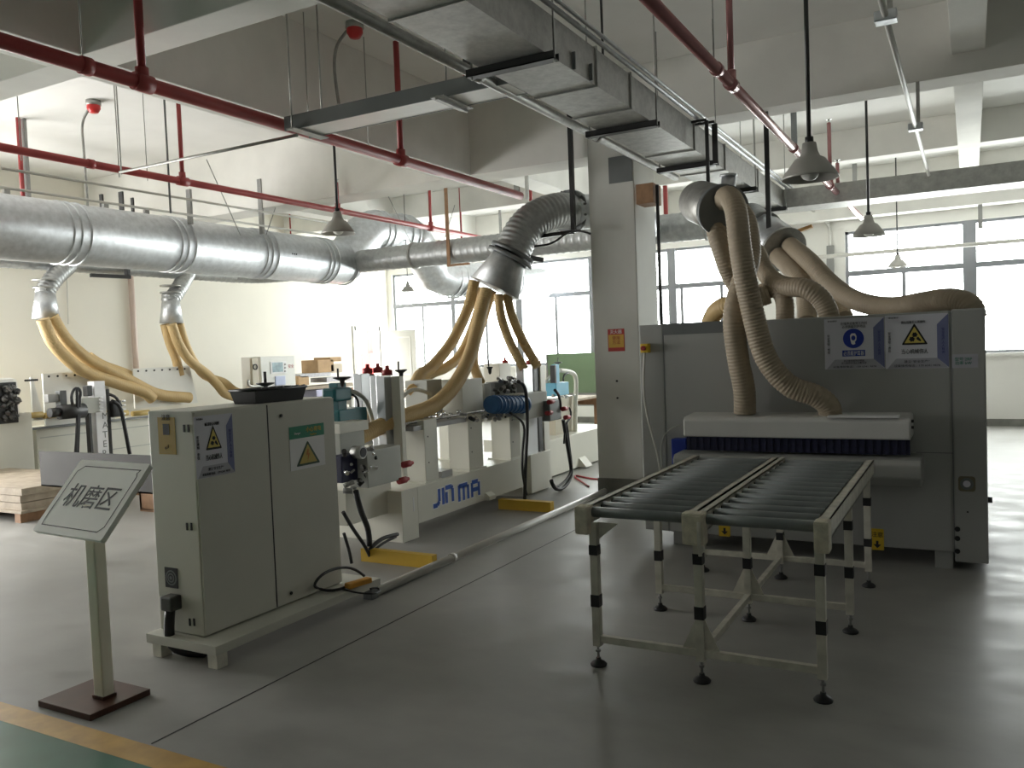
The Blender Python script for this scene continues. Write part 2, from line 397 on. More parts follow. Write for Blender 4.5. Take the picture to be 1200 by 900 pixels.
# door leaf standing open + frame + the red column outside
d = MB()
for y in (DY0, DY1): d.box((XL - .01, y - .05, 0), (XL + .03, y + .05, DZ + .05))
d.box((XL - .01, DY0, DZ - .05), (XL + .03, DY1, DZ + .05)); fr = struct(d.build('door_1', M_pvc))
A = V((XL + .03, DY1, 0)); D = V((.80, .10, 0)).normalized() * .92
lf = MB(); lf.bar(A + V((0, 0, 1.07)), A + D + V((0, 0, 1.07)), .045, 2.1); leaf = lf.build('door_leaf', mat('door_paint', (.42, .42, .38), .5), fr)
Nn = V((D.y, -D.x, 0)).normalized(); Du = D.normalized()
for z0, z1 in ((.25, .95), (1.1, 1.95)):
    q = MB(); c0 = A + Du * .14 + Nn * .024; c1 = A + Du * .78 + Nn * .024
    for p0, p1 in (((c0, z0), (c1, z0)), ((c1, z0), (c1, z1)), ((c1, z1), (c0, z1)), ((c0, z1), (c0, z0))):
        q.bar(p0[0] + V((0, 0, p0[1])), p1[0] + V((0, 0, p1[1])), .03, .012, up=Nn)
    q.build('door_moulding', mat('door_paint_light', (.52, .52, .48), .5), leaf)
struct(MB().box((XL - 5, 10, -.25), (XL - .3, 22, -.02)).build('outside_ground', M_ext))
tag(MB().box((XL - 1.3, at(433, 400, 'x', XL - 1.2).y, 0), (XL - 1.1, at(440, 400, 'x', XL - 1.2).y, 2.9), .01).build('red_post', M_redpost), 'faded red steel post outside the open doorway', 'post')
tag(MB().box((XL - 1.36, at(428, 400, 'x', XL - 1.2).y - .02, 0), (XL - 1.05, at(433, 400, 'x', XL - 1.2).y - .01, 1.62), .01).build('red_cabinet', M_redpost), 'low red cabinet standing beside the red post outside', 'cabinet')

# ================================================================== PIPES AND DUCTS OVERHEAD
def pipe_y(name, label, cat, x, z, y0, y1, r, m, group=None, coll=(), tees=()):
    t = MB().cyl((x, y0, z), (x, y1, z), r, 14)
    if not coll and not tees: return tag(t.build(name, m), label, cat, group)
    e = thing(name, label, cat, (x, (y0 + y1) / 2, z), group); t.build('pipe', m, e)
    for y in coll: MB().cyl((x, y - .03, z), (x, y + .03, z), r * 1.22, 14).build('coupling', m, e)
    for y, top in tees:
        MB().cyl((x, y - .06, z), (x, y + .06, z), r * 1.3, 14).build('coupling', m, e)
        q = MB(); q.cyl((x, y, z), (x, y, top), r * .62, 10); q.cyl((x, y, z), (x, y, z + .09), r * .95, 12); q.build('riser', m, e)
        q = MB(); q.cyl((x, y, top), (x, y, top + .03), .014, 8); q.lathe((x, y, top + .03), [(.004, 0), (.03, .004), (.03, .008), (.004, .012)], 10); q.build('sprinkler_head', M_chrome, e)
    return e
def hanger(x, y, z0, z1, label, r=.006, m=M_galvd, group='threaded hanger rods'):
    return tag(MB().cyl((x, y, z0), (x, y, z1), r, 8).build('hanger_rod', m), label, 'rod', group)
def yof(px, x, z):      # y of the point seen at column px on the line (x, *, z)
    a = (px - 600) / FPX; n = RX - FZ * a; return -(n.x * x + n.z * (z - 1.6)) / n.y
pipe_y('sprinkler_pipe', 'thick red sprinkler pipe under the cross beam, nearest the upper left corner', 'pipe', -4.343, 3.28, -1, 8.25, .042, M_red, coll=(yof(100, -4.343, 3.28), yof(470, -4.343, 3.28)),
       tees=((yof(167, -4.343, 3.28), 4.36), (yof(470, -4.343, 3.28), 4.3)))
hanger(-4.343, yof(97, -4.343, 3.28), 3.3, ZC, 'thin rod holding the thick red pipe at upper left', .004)
pipe_y('sprinkler_pipe', 'second red sprinkler pipe, running just above the big round duct', 'pipe', -6.9, 3.40, -1, 14.5, .035, M_red, coll=(yof(106, -6.9, 3.4),),
       tees=((yof(214, -6.9, 3.40), 4.32), (yof(505, -6.9, 3.4), 4.2), (yof(396, -6.9, 3.4), 3.75)))
pipe_y('sprinkler_pipe', 'pinkish glossy sprinkler pipe right of the square duct', 'pipe', -1.40, 3.33, 1, 13.5, .036, mat('glossy_dusty_red', (.36, .16, .16), .22, .2, .1), coll=(yof(840, -1.4, 3.33), yof(930, -1.4, 3.33)),
       tees=((yof(857, -1.40, 3.33), 4.40), (yof(973, -1.40, 3.33), 4.05), (yof(982, -1.4, 3.33), 3.7)))
hanger(-1.40, yof(837, -1.4, 3.33), 3.36, ZC, 'thin rod holding the pinkish pipe in front of the dark beam', .004)
cp = pipe_y('conduit_pipe', 'grey galvanised conduit running left of the square duct', 'pipe', -2.56, 3.235, .5, 8.2, .033, M_galvd, coll=(yof(560, -2.56, 3.235), yof(700, -2.56, 3.235)))
pipe_y('conduit_pipe', 'bright thin conduit running above the right side of the square duct', 'pipe', -1.97, 3.45, 1, 12.0, .016, M_galv)
pipe_y('conduit_pipe', 'bright twin conduit beside the one above the square duct', 'pipe', -1.925, 3.46, 1, 12.0, .012, M_galv)
e = thing('conduit_pipe', 'thin white conduit with junction boxes near the top right corner', 'pipe', (-.40, 8, 3.4))
MB().cyl((-.40, 2, 3.4), (-.40, 12.4, 3.4), .018, 10).build('pipe', M_pvc, e)
for px, py in ((1038, 15), (1073, 163)):
    y = yof(px, -.40, 3.4); MB().box((-.46, y - .05, 3.37), (-.34, y + .05, 3.43), .008).build('junction_box', M_galv, e)
    MB().bar((-.38, y + .04, 3.4), (-.38, y + .04, ZC if y < 8 else 3.8), .03, .012).build('drop_strap', M_galvd, e)
# thin white conduits behind the second red pipe
for i, (px, py, x) in enumerate(((38, 203, -8.0), (26, 223, -8.2))):
    p = at(px, py, 'x', x); pipe_y('conduit_pipe', ['upper of two thin white conduits behind the second red pipe', 'lower of two thin white conduits behind the second red pipe'][i], 'pipe', x, p.z, p.y - .3 if i == 0 else p.y - 2, p.y + 4.5, .014, M_pvc)
# conduit along x from the cable tray
tag(MB().cyl((-6.3, 4.7, 3.22), (-4.3, 4.7, 3.22), .012, 8).build('conduit_pipe', M_galvd), 'thin steel rod reaching left from the end of the cable tray', 'pipe')
hanger(-6.28, 4.7, 3.2, ZC, 'thin rod dropping to the left end of the steel rod')

# square ventilation duct
e = thing('square_duct', 'long square galvanised air duct crossing under the ceiling beside the pillar', 'duct', (-2.22, 5, 3.2))
b = MB(); b.box((-2.44, -2, 3.21), (-2.02, 11.35, 3.44)); b.build('duct_body', M_galvd, e)
b = MB(); b.box((-2.02, 10.86, 3.21), (4.1, 11.35, 3.44)); b.build('branch', M_galvd, e)
for k, y in enumerate([yof(583, -2.02, 3.2) - 1.9, 2.6, 3.35, 4.9, 5.5, 7.0, 8.0, 9.4]):
    q = MB(); q.box((-2.452, y, 3.20), (-2.008, y + .012, 3.452)); q.build('flange', M_galvd, e)
def trapeze(y, label, x0=-2.52, x1=-1.96):
    t = thing('duct_hanger', label, 'hanger', ((x0 + x1) / 2, y, 3.16), 'hangers under the square duct')
    b = MB(); b.box((x0, y - .035, 3.162), (x1, y + .035, 3.168)); b.box((x0, y - .035, 3.162), (x1, y - .030, 3.205)); b.box((x0, y + .030, 3.162), (x1, y + .035, 3.205)); b.build('channel', M_blacksteel, t)
    for x in (x0 + .02, x1 - .012): MB().cyl((x, y, 3.15), (x, y, ZC if y < 8.2 or y > 8.8 else 3.62), .006, 8).build('rod', M_galvd, t)
for px, lab in ((650, 'black channel hanger under the square duct, where the cable tray joins'), (770, 'black channel hanger under the square duct, left of the pillar head'), (840, 'black channel hanger under the square duct, above the sander hood'), (886, 'black channel hanger under the square duct, second from its far corner'), (921, 'black channel hanger at the far corner of the square duct')):
    trapeze(yof(px, -1.97, 3.18), lab)
# U straps seen at px 830
y = yof(835, -2.0, 3.3)
# cable tray
e = thing('cable_tray', 'dark steel cable tray with white underside hanging at upper left', 'cable tray', (-3.4, 4.65, 3.2))
b = MB(); b.box((-4.28, 4.55, 3.215), (-2.0, 4.56, 3.315)); b.box((-4.28, 4.80, 3.215), (-2.0, 4.81, 3.315)); b.build('side_rail', M_dkgrey, e)
MB().box((-4.25, 4.56, 3.218), (-2.46, 4.80, 3.224)).build('tray_bottom', M_pvc, e)
b = MB(); b.box((-2.95, 4.50, 3.19), (-2.93, 4.86, 3.215)); b.box((-2.99, 4.50, 3.205), (-2.89, 4.86, 3.213)); b.build('bracket', M_galvd, e)
b = MB(); b.box((-4.22, 4.50, 3.205), (-4.14, 4.86, 3.213)); b.build('bracket', M_galvd, e)
b = MB(); b.bar((-2.80, 4.65, 3.32), (-2.80, 4.65, ZC), .05, .012); b.build('strap', M_blacksteel, e)
for x, y in ((-2.96, 4.65), (-4.18, 4.52), (-4.18, 4.84)): MB().cyl((x, y, 3.2), (x, y, ZC), .006, 8).build('rod', M_galvd, e)

# big smooth duct, jump over the spiral run, continuing to the windows
DX, DZc, DR = -8.6, 3.035, .335
e = thing('round_duct', 'large shiny galvanised round duct crossing the left of the hall', 'duct', (DX, 6, 2.7))
ye = yof(398, DX, 3.0)
b = MB(); b.cyl((DX, -1, DZc), (DX, ye, DZc), DR, 40); b.build('duct_body', M_galv, e)
for px in (88, 213, 312, 385):
    yy = yof(px, DX + .2, DZc)
    for k in (-.09, 0, .11): MB().lathe((DX, yy + k, DZc), [(DR, -.012), (DR + .012, -.006), (DR + .012, .006), (DR, .012)], 40, 'y').build('seam_ring', M_galv, e)
for px in (8, 124, 172):
    yy = yof(px, DX, 3.3); MB().box((DX - .02, yy - .03, 3.36), (DX + .02, yy + .03, 3.42)).build('lug', M_galvd, e)
yj = ye
pth = [(DX, yj - .02, DZc), (DX, yj + .12, DZc + .03), (DX + .02, yj + .62, DZc + .50), (DX + .05, yj + .75, DZc + .57), (DX + .05, yj + 1.75, DZc + .60)]
b = MB(); b.sweep(pth, DR * .98, 36)
b.build('raised_bend', M_galv, e)
pth = [(DX + .05, yj + 1.75, DZc + .60), (DX + .05, yj + 1.95, DZc + .55), (DX + .03, yj + 2.6, DZc - .05), (DX + .12, yj + 2.8, DZc - .10), (-7.75, 15.5, DZc - .14)]
b = MB(); b.sweep(pth, DR * .97, 36); b.build('far_run', M_galv, e)
for yy, zz in ((yj + .08, DZc), (yj + .85, DZc + .575), (yj + 1.0, DZc + .58), (yj + 1.5, DZc + .595), (yj + 1.7, DZc + .6), (yj + 2.85, DZc - .12), (yj + 3.0, DZc - .12), (yj + 3.15, DZc - .12), (13.8, DZc - .12), (14.6, DZc - .12)):
    xx = DX + .05 if zz > DZc + .3 else DX if yy < 11 else DX + .12 + (yy - yj - 2.8) * (.73 / (15.5 - yj - 2.8))
    MB().lathe((xx, yy, zz), [(DR * .97, -.014), (DR + .012, -.007), (DR + .012, .007), (DR * .97, .014)], 40, 'y').build('seam_ring', M_galv, e)
txt('▪▪▪', (DX + DR + .002, yof(345, DX + DR, DZc), DZc), (0, 1, 0), (0, 0, 1), .07, M_ink, e, 'ink_mark')
# hangers of the big duct
for i, (px, py0, py1) in enumerate(((304, 210, 278), (221, 222, 268))):
    yy = yof(px, DX + .3, 3.5); p1 = at(px, py0, 'x', DX + .3)
    tag(MB().bar((DX + .3, p1.y, 3.26), (DX + .3, p1.y, p1.z if p1.z < ZC else ZC), .07, .03).build('duct_hanger', M_midgrey), ['grey angle iron hanger rising from the middle of the large round duct', 'grey angle iron hanger beside the red riser over the round duct'][i], 'hanger', 'angle iron hangers of the round duct')
for i, (px, py0, py1, w_) in enumerate(((120, 228, 253, .05), (143, 225, 250, .07), (156, 232, 252, .04))):
    p0 = at(px, py1, 'x', DX - .1); p1 = at(px, py0, 'x', DX - .1)
    tag(MB().bar((p0.x, p0.y, 3.36), (p0.x, p0.y, p1.z), w_, .02).build('duct_hanger', M_blacksteel), ['left of the three black straps standing behind the round duct', 'widest and middle of the three black straps behind the round duct', 'right of the three black straps standing behind the round duct'][i], 'hanger', 'black straps behind the round duct')

# spiral run along x
e = thing('spiral_duct', 'grey spiral wound duct running left to right behind the pillar', 'duct', (-6, 10.3, 2.8))
SZ, SY, SR = 3.04, 10.35, .17
SXE = at(832, 290, 'y', SY).x
b = MB(); b.spiral([(-8.9, SY, SZ), (-7.3, SY, SZ)], SR); b.spiral([(-7.25, SY, SZ), (SXE, SY, SZ)], SR * 1.05); b.build('duct_body', M_spiral, e)
for x in (-7.27, -5.3, -4.2, -3.6, SXE - .03): MB().lathe((x, SY, SZ), [(SR, -.02), (SR * 1.2, -.012), (SR * 1.2, .012), (SR, .02)], 28, 'x').build('flange', M_galvd, e)
p0 = at(522, 215, 'y', SY - .2); p1 = at(522, 312, 'y', SY - .2)
b = MB(); b.bar(p0, (p0.x, p0.y, SZ - .22), .05, .02); b.bar((p0.x - .02, p0.y, SZ - .22), (p0.x + .35, p0.y, SZ - .22), .03, .03)
tag(b.build('duct_hanger', M_wood2), 'rust brown bracket dropping to hold the spiral duct left of the hose hood', 'hanger')
# branch that carries the elbow of the nearest machine
e = thing('hood_duct', 'ribbed steel elbow with flared hood that gathers hoses left of the pillar', 'duct elbow', at(590, 310, 'x', -4.55))
P1 = at(663, 250, 'x', -4.15); P2 = at(640, 262, 'x', -4.35); P3 = at(618, 272, 'x', -4.45); P4 = at(606, 290, 'x', -4.5); P5 = at(600, 300, 'x', -4.5)
hr = .20
pe = [at(668, 248, 'y', 8.75), at(652, 247, 'y', 8.45), at(628, 256, 'y', 8.2), at(611, 273, 'y', 8.05), at(600, 297, 'y', 7.95)]
b = MB(); b.ribbed(pe, hr, .05); b.build('ribbed_elbow', M_spiral, e)
c0 = pe[0]; dn = (pe[0] - pe[1]).normalized()
b = MB(); b.cyl(c0 - dn * .03, c0 + dn * .05, hr * 1.22, 28)
for k in range(12):
    u = dn.orthogonal().normalized(); v = dn.cross(u); a = 2 * PI * k / 12
    q = c0 + (u * math.cos(a) + v * math.sin(a)) * hr * 1.16; b.cyl(q - dn * .06, q + dn * .07, .014, 6)
b.build('bolted_flange', M_dkgrey, e)
b = MB(); b.spiral([c0 + dn * .05, c0 + V((.35, .25, -.02)), c0 + V((.55, .9, -.1)), (-3.75, SY - .1, SZ + .02)], hr * .98); b.build('duct_body', M_galv, e)
dd = (pe[-1] - pe[-2]).normalized(); q0 = pe[-1]; HB = at(580, 338, 'y', 7.85)
ax = (HB - q0).normalized()
b = MB(); b.cyl(q0 - ax * .03, q0 + ax * .01, hr * 1.25, 26); b.cyl(q0 + ax * .03, q0 + ax * .07, hr * 1.3, 26)
b.bar(q0 + RX * .22 + ax * .05, q0 + RX * .36 + ax * .05 - UY * .03, .04, .05); b.build('clamp_ring', M_dkgrey, e)
b = MB(); b.sweep([q0 + ax * .06, q0 + ax * .10, HB], [hr * .98, hr, hr * 1.42], 26, cap=True); b.build('hood', M_spiral, e)
e['label'] = 'ribbed steel elbow with flared hood that gathers hoses left of the pillar'
x, y = pe[0].x, pe[0].y
b = MB(); pa = at(668, 152, 'y', 8.2); pb = at(670, 272, 'y', 8.2); b.bar((pa.x, 8.2, pb.z), (pa.x, 8.2, ZC), .045, .045); b.bar((pb.x + .02, 8.2, pb.z), (pb.x - .40, 8.2, pb.z - .01), .05, .04)
tag(b.build('duct_hanger', M_blacksteel), 'black steel post with foot arm supporting the ribbed elbow', 'hanger')
tag(MB().tube([at(623, 289, 'y', 8.1), at(648, 285, 'y', 8.1), at(665, 272, 'y', 8.1), at(680, 270, 'y', 8.1), at(692, 274, 'y', 8.1)], .012).build('cable', M_black), 'black cable looping from the ribbed elbow to the pillar', 'cable')

# second line of small spiral duct with two elbows
X2 = -10.9
z2 = at(100, 309, 'x', X2).z
e = thing('spiral_duct', 'slender spiral duct running under the large round duct at left', 'duct', (X2, 8, z2 - .1))
b = MB(); b.spiral([(X2, 4, z2), (X2, 10.2, z2)], .13); b.build('duct_body', M_spiral, e)
b = MB(); b.spiral([(X2, 10.2, z2), (X2 + .12, 10.6, z2), (X2 + .6, 10.75, z2), (X2 + 1.3, 10.6, z2 - .0), (-9.1, 10.35, SZ)], .13); b.build('flexible_bend', M_spiral, e)
b = MB(); pa = at(149, 318, 'x', X2 + .15); b.bar((X2 + .15, pa.y, z2 - .17), (X2 + .15, pa.y, z2 + .0), .07, .05); b.bar((X2 + .17, pa.y + .03, z2 - .17), (X2 + .10, pa.y - .55, z2 - .17), .05, .05)
tag(b.build('duct_hanger', M_blacksteel), 'black angle bracket under the slender spiral duct', 'hanger')
def droop(px, pyt, pyb, lab, dx):
    yc = at(px, pyt, 'x', X2 + .1).y
    t = thing('hood_duct', lab, 'duct elbow', (X2 + .1, yc, 2.2), 'drop hoods of the rear machine')
    top = V((X2, yc + .45, z2)); a1 = at(px + 3, 325 + (pyt - 310), 'x', X2 + .1); a2 = at(px - 1, 345 + (pyt - 310) * .6, 'x', X2 + .1); cone = at(px + 1, pyb - 34, 'x', X2 + .1); bot = at(px + 2, pyb, 'x', X2 + .1)
    b = MB(); b.ribbed([top, a1 + V((0, .10, .0)), a2, cone], .125, .05, 20, .010); b.build('ribbed_elbow', M_spiral, t)
    b = MB(); b.cyl(cone + V((0, 0, .04)), cone + V((0, 0, .02)), .155, 20); b.cyl(cone + V((0, 0, .14)), cone + V((0, 0, .12)), .155, 20); b.build('clamp_ring', M_galvd, t)
    b = MB(); b.sweep([cone, bot], [.115, .175], 20); b.build('hood', M_galv, t)
    return bot
droop(52, 310, 374, 'steel drop elbow and hood at far left under the round duct', 0)
droop(199, 325, 379, 'steel drop elbow and hood, the right one of the rear pair', 0)

# hangers, risers and rods seen against the ceiling
def drop(px, py0, py1, ax, v, w_, m, label, cat='rod', name='hanger_rod', group=None, ztop=None, flat=False):
    if ztop is None:
        q = at(px, py0, 'z', ZC)
        if q.y < 15.4: ax, v = 'y', q.y
    a = at(px, py0, ax, v); c = at(px, py1, ax, v); a = V((c.x, c.y, min(ZC, a.z if ztop is None else ztop)))
    b = MB(); (b.bar(c, a, w_, w_ * .5) if flat else b.cyl(c, a, w_ / 2, 10))
    return tag(b.build(name, m), label, cat, group)
drop(25, 114, 188, 'x', -6.9, .008, M_galvd, 'thin rod above the second red pipe, nearest the left edge', ztop=ZC)
drop(140, 122, 208, 'x', -7.6, .012, M_galvd, 'thin rod left of the red riser, the thicker of a close pair', ztop=ZC)
drop(173, 128, 212, 'x', -7.2, .008, M_galvd, 'thin rod ending just above the second red pipe left of the red riser', ztop=ZC)
drop(200, 135, 250, 'x', -7.6, .022, M_dkgrey, 'dark rod just left of the red riser over the round duct', ztop=ZC)
drop(27, 193, 234, 'x', -9.5, .05, M_red, 'short dark red pipe stub near the left edge above the round duct', 'pipe', 'pipe_stub', ztop=ZC)
drop(33, 193, 234, 'x', -9.5, .07, M_midgrey, 'grey strap beside the dark red stub near the left edge', 'strap', 'hanger_strap', ztop=ZC, flat=True)
drop(361, 60, 132, 'y', 5.4, .009, M_galvd, 'thin rod left of the lamp rod above the cable tray', ztop=ZC)
drop(432, 58, 172, 'x', -4.75, .009, M_galvd, 'thin rod right of the red alarm, reaching the thick red pipe', ztop=ZC)
drop(618, 146, 233, 'y', 8.22, .045, M_galvd, 'grey steel post in front of the beam right of the cable tray', 'post', 'hanger_post', flat=True)
drop(606, 206, 230, 'y', 10, .09, M_midgrey, 'short grey strap beside the second red pipe end near the pillar', 'strap', 'hanger_strap', flat=True)
drop(622, 204, 236, 'y', 10.8, .06, M_red, 'short bright red riser left of the ribbed elbow', 'pipe', 'riser_pipe')
drop(541, 220, 283, 'x', -6.5, .035, M_red, 'tall slim red riser right of the rust brown bracket', 'pipe', 'riser_pipe')
drop(342, 250, 284, 'x', -10, .06, M_red, 'slim red riser behind the round duct left of the pendant lamp', 'pipe', 'riser_pipe')
drop(373, 239, 254, 'x', -7.3, .10, M_midgrey, 'short grey strap left of the pendant lamp head', 'strap', 'hanger_strap', flat=True)
drop(587, 246, 282, 'y', 11.5, .05, M_midgrey, 'grey strap behind the ribbed elbow above the spiral duct', 'strap', 'hanger_strap', flat=True)
drop(901, 137, 268, 'y', 8.45, .045, M_blacksteel, 'black steel post hanging right of the sander hose manifold', 'post', 'hanger_post', flat=True, ztop=3.81)
for px, p0_, p1_, yy, w_, lab in ((829, 141, 214, 6.95, .028, 'black steel post beside the square duct above the sander hoses'), (838, 145, 192, 7.05, .045, 'wide black strap beside the square duct, right of the steel post')):
    a_ = at(px, p0_, 'y', yy); c_ = at(px, p1_, 'y', yy); x_ = (a_.x + c_.x) / 2
    b = MB(); b.bar((x_, yy, c_.z), (x_, yy, a_.z), w_, .02); b.bar((x_, yy, 3.425), (-2.03, yy, 3.425), .02, .02)
    tag(b.build('hanger_post', M_blacksteel), lab, 'post')
drop(931, 132, 170, 'y', 8.9, .07, M_dkgrey, 'dark strap and red stub behind the near pendant lamp', 'strap', 'hanger_strap', flat=True)
drop(1002, 192, 222, 'y', 12, .07, M_midgrey, 'grey strap dropping to the branch duct left of the second pendant lamp', 'strap', 'hanger_strap', flat=True)
drop(885, 139, 220, 'y', 10.5, .02, M_galvd, 'thin rod above the far end of the square duct', ztop=ZC)
drop(1149, 226, 268, 'y', 15.6, .06, M_midgrey, 'grey strap holding the pipe across the right window', 'strap', 'hanger_strap', flat=True, ztop=3.63)
drop(707, 20, 80, 'y', 5.5, .018, M_blacksteel, 'black rod rising from the square duct before the dark beam', ztop=ZC)
drop(775, 250, 380, 'y', 8.25, .035, M_blacksteel, 'tall black post standing behind the sander beside the pillar', 'post', 'hanger_post', ztop=3.2)
drop(821, 230, 262, 'y', 12.7, .10, M_galvd, 'grey strap above the spiral duct right of the pillar', 'strap', 'hanger_strap', flat=True, ztop=4.04)
drop(781, 236, 271, 'y', 12.7, .07, M_red, 'red riser right of the pillar above the spiral duct', 'pipe', 'riser_pipe', ztop=4.04)
tag(MB().box((-2.98, 8.2, 3.02), (-2.80, 8.45, 3.22)).build('beam_bracket', M_wood2), 'rusty brown bracket on the pillar side under the conduit', 'bracket')
tag(MB().cyl((-3.6, 15.5, at(1000, 298, 'y', 15.5).z), (4.15, 15.5, at(1000, 298, 'y', 15.5).z), .035, 12).build('water_pipe', M_pvc), 'grey pipe running level across the top of the right window', 'pipe')
b = MB(); b.tube([at(950, 244, 'y', 15.5), at(970, 262, 'y', 15.84), at(972, 270, 'y', 15.86), at(972, 290, 'y', 15.86)], .03); tag(b.build('drain_pipe', M_pvc), 'bent white pipe on the wall pier left of the right window', 'pipe')
tag(MB().bar(at(973, 288, 'y', 15.86), at(973, 320, 'y', 15.86), .12, .06).build('wall_box', M_midgrey), 'narrow grey box on the wall pier left of the right window', 'box')
tag(MB().bar(at(926, 274, 'y', 9.0), at(952, 265, 'y', 9.0), .07, .03).build('wood_offcut', mat('orange_wood', (.55, .30, .10), .6)), 'orange wooden offcut poking up behind the sander hose hood', 'board')
tag(MB().cyl(at(153, 322, 'x', XL + .06), at(162, 470, 'x', XL + .06) , .045, 12).build('wall_pipe', M_pink), 'pale pink vertical pipe on the left wall', 'pipe')
MB_ = MB().cyl(at(152.5, 322, 'x', XL + .06), at(153, 322, 'x', XL + .06) , .045, 12); MB_.bm.free()
tag(MB().cyl(at(78, 316, 'x', XL + .02), at(80, 380, 'x', XL + .02), .008, 6).build('wall_wire', M_pvc), 'thin vertical wire on the left wall beside the first drop hood', 'wire')
# diagonal stay wires
for i, (a_, c_) in enumerate((((350, 164), (312, 275)), ((242, 187), (282, 276)), ((455, 230), (482, 285)), ((533, 240), (518, 290)))):
    tag(MB().cyl(at(*a_, 'x', -7.9), at(*c_, 'x', -8.2), .006, 6).build('stay_wire', M_galvd), ['slanting stay wire from the cable tray end to the round duct', 'slanting stay wire on the dark beam left of the angle iron hanger', 'slanting stay wire above the raised bend of the round duct', 'slanting stay wire right of the raised duct bend'][i], 'wire', 'stay wires')

# flat plate on the ceiling
p = at(330, 57, 'z', ZC - .02)
tag(MB().box((-5.0, 5.9, ZC - .03), (-4.9, 7.05, ZC + .0)).build('ceiling_plate', M_galvd) if False else MB().bar((-4.98 - .55, 5.9, ZC - .015), (-5.0 - .55, 7.1, ZC - .015), .09, .03).build('ceiling_plate', M_galvd), 'long narrow steel strip fixed flat to the ceiling above the cable tray', 'strip')

def beacon(px, py, path, label):
    z = ZC; p = at(px, py, 'z', z - .12)
    t = thing('alarm_bell', label, 'alarm', (p.x, p.y, p.z), 'red ceiling alarms')
    b = MB(); b.lathe(p, [(0.001, .12), (.075, .12), (.08, .07), (.05, .06)], 20); b.build('mount', M_galvd, t)
    b = MB(); b.lathe(p, [(.068, .075), (.07, .03), (.045, -.01), (.001, -.012)], 20); b.build('red_dome', mat('alarm_red', (.6, .03, .03), .3), t)
    b = MB(); pts = [p + V((-.05, 0, .10))] + [at(a, c, 'y', p.y) for a, c in path]; b.tube(pts, .014, .03, 8); b.build('flexible_conduit', M_galvd, t)
beacon(416, 43, [(406, 39), (396, 48), (392, 65), (392, 85), (397, 122)], 'red alarm with curled steel conduit above the cable tray')
beacon(110, 131, [(104, 130), (98, 137), (96, 150), (98, 175), (101, 215), (103, 250)], 'red alarm with curled conduit at left above the round duct')

def pendant(px, py, depth, s, label, ztop=ZC, rod=.013):
    d = (px - 600) / FPX * RX - (py - 450) / FPX * UY + FZ; p = CAM + d * depth
    t = thing('pendant_lamp', label, 'lamp', p, 'enamel pendant lamps')
    b = MB(); b.cyl(p + V((0, 0, .14 * s)), (p.x, p.y, ztop), rod, 10); b.build('rod', M_blacksteel, t)
    b = MB(); b.lathe(p, [(.02 * s, .16 * s), (.045 * s, .16 * s), (.055 * s, .10 * s), (.07 * s, .065 * s), (.10 * s, .05 * s), (.16 * s, -.03 * s), (.185 * s, -.07 * s), (.19 * s, -.085 * s), (.185 * s, -.085 * s), (.155 * s, -.035 * s), (.095 * s, .04 * s), (.02 * s, .06 * s)], 32)
    b.build('lamp_shade', M_shade, t)
    MB().cyl(p + V((0, 0, .15 * s)), p + V((0, 0, .20 * s)), .028 * s, 12).build('socket', M_black, t)
    b = MB(); b.sphere(p + V((0, 0, -.045 * s)), .062 * s, (1, 1, .85)); b.cyl(p + V((0, 0, 0)), p + V((0, 0, .05 * s)), .03 * s, 10); b.build('bulb', M_bulb, t)
pendant(949, 195, 4.95, .86, 'nearest enamel pendant lamp, large on its black rod at upper right')
pendant(396, 265, 8.0, .85, 'enamel pendant lamp hanging before the bend of the round duct')
pendant(1018, 268, 8.6, .85, 'middle pendant lamp of the right hand row, in front of the branch duct')
pendant(1052, 308, 13.2, .80, 'farthest pendant lamp of the right hand row, in front of the window', rod=.01)
pendant(478, 338, 14.0, .62, 'small distant pendant lamp in front of the left window corner', rod=.006)

# ================================================================== WIDE BELT SANDER (right)
FY = 6.25
sx = lambda px, py: at(px, py, 'y', FY)
e = thing('wide_belt_sander', 'large pale grey sanding machine behind the roller tables', 'machine', (-1.1, 7.2, 0))
b = MB(); b.box((-2.09, FY, .12), (-.115, 8.05, 1.735), .012); b.build('housing', M_sander, e)
b = MB(); b.box((-.112, FY - .012, .06), (.083, 8.0, 1.742), .01); b.build('side_cabinet', M_sander, e)
b = MB(); b.box((-2.29, FY + .01, .12), (-2.095, 8.0, 1.74), .01); b.build('side_cabinet', M_sander, e)
MB().box((-2.09, FY - .006, 1.70), (-1.36, FY + .002, 1.742)).box((-2.09, FY - .004, 1.655), (-1.36, FY + .002, 1.70)).build('dark_top_strip', M_dkgrey, e)
for x0, x1, y0 in ((-.235, -.125, FY + .03), (-2.09, -1.93, FY + .1), (-.235, -.125, 7.8), (-2.09, -1.95, 7.8)): MB().box((x0, y0, 0), (x1, y0 + .14, .14), .004).build('foot', M_sander, e)
MB().box((-.335, FY - .003, .118), (-.33, FY + .002, 1.1)).build('panel_gap', M_creamd, e) if False else None
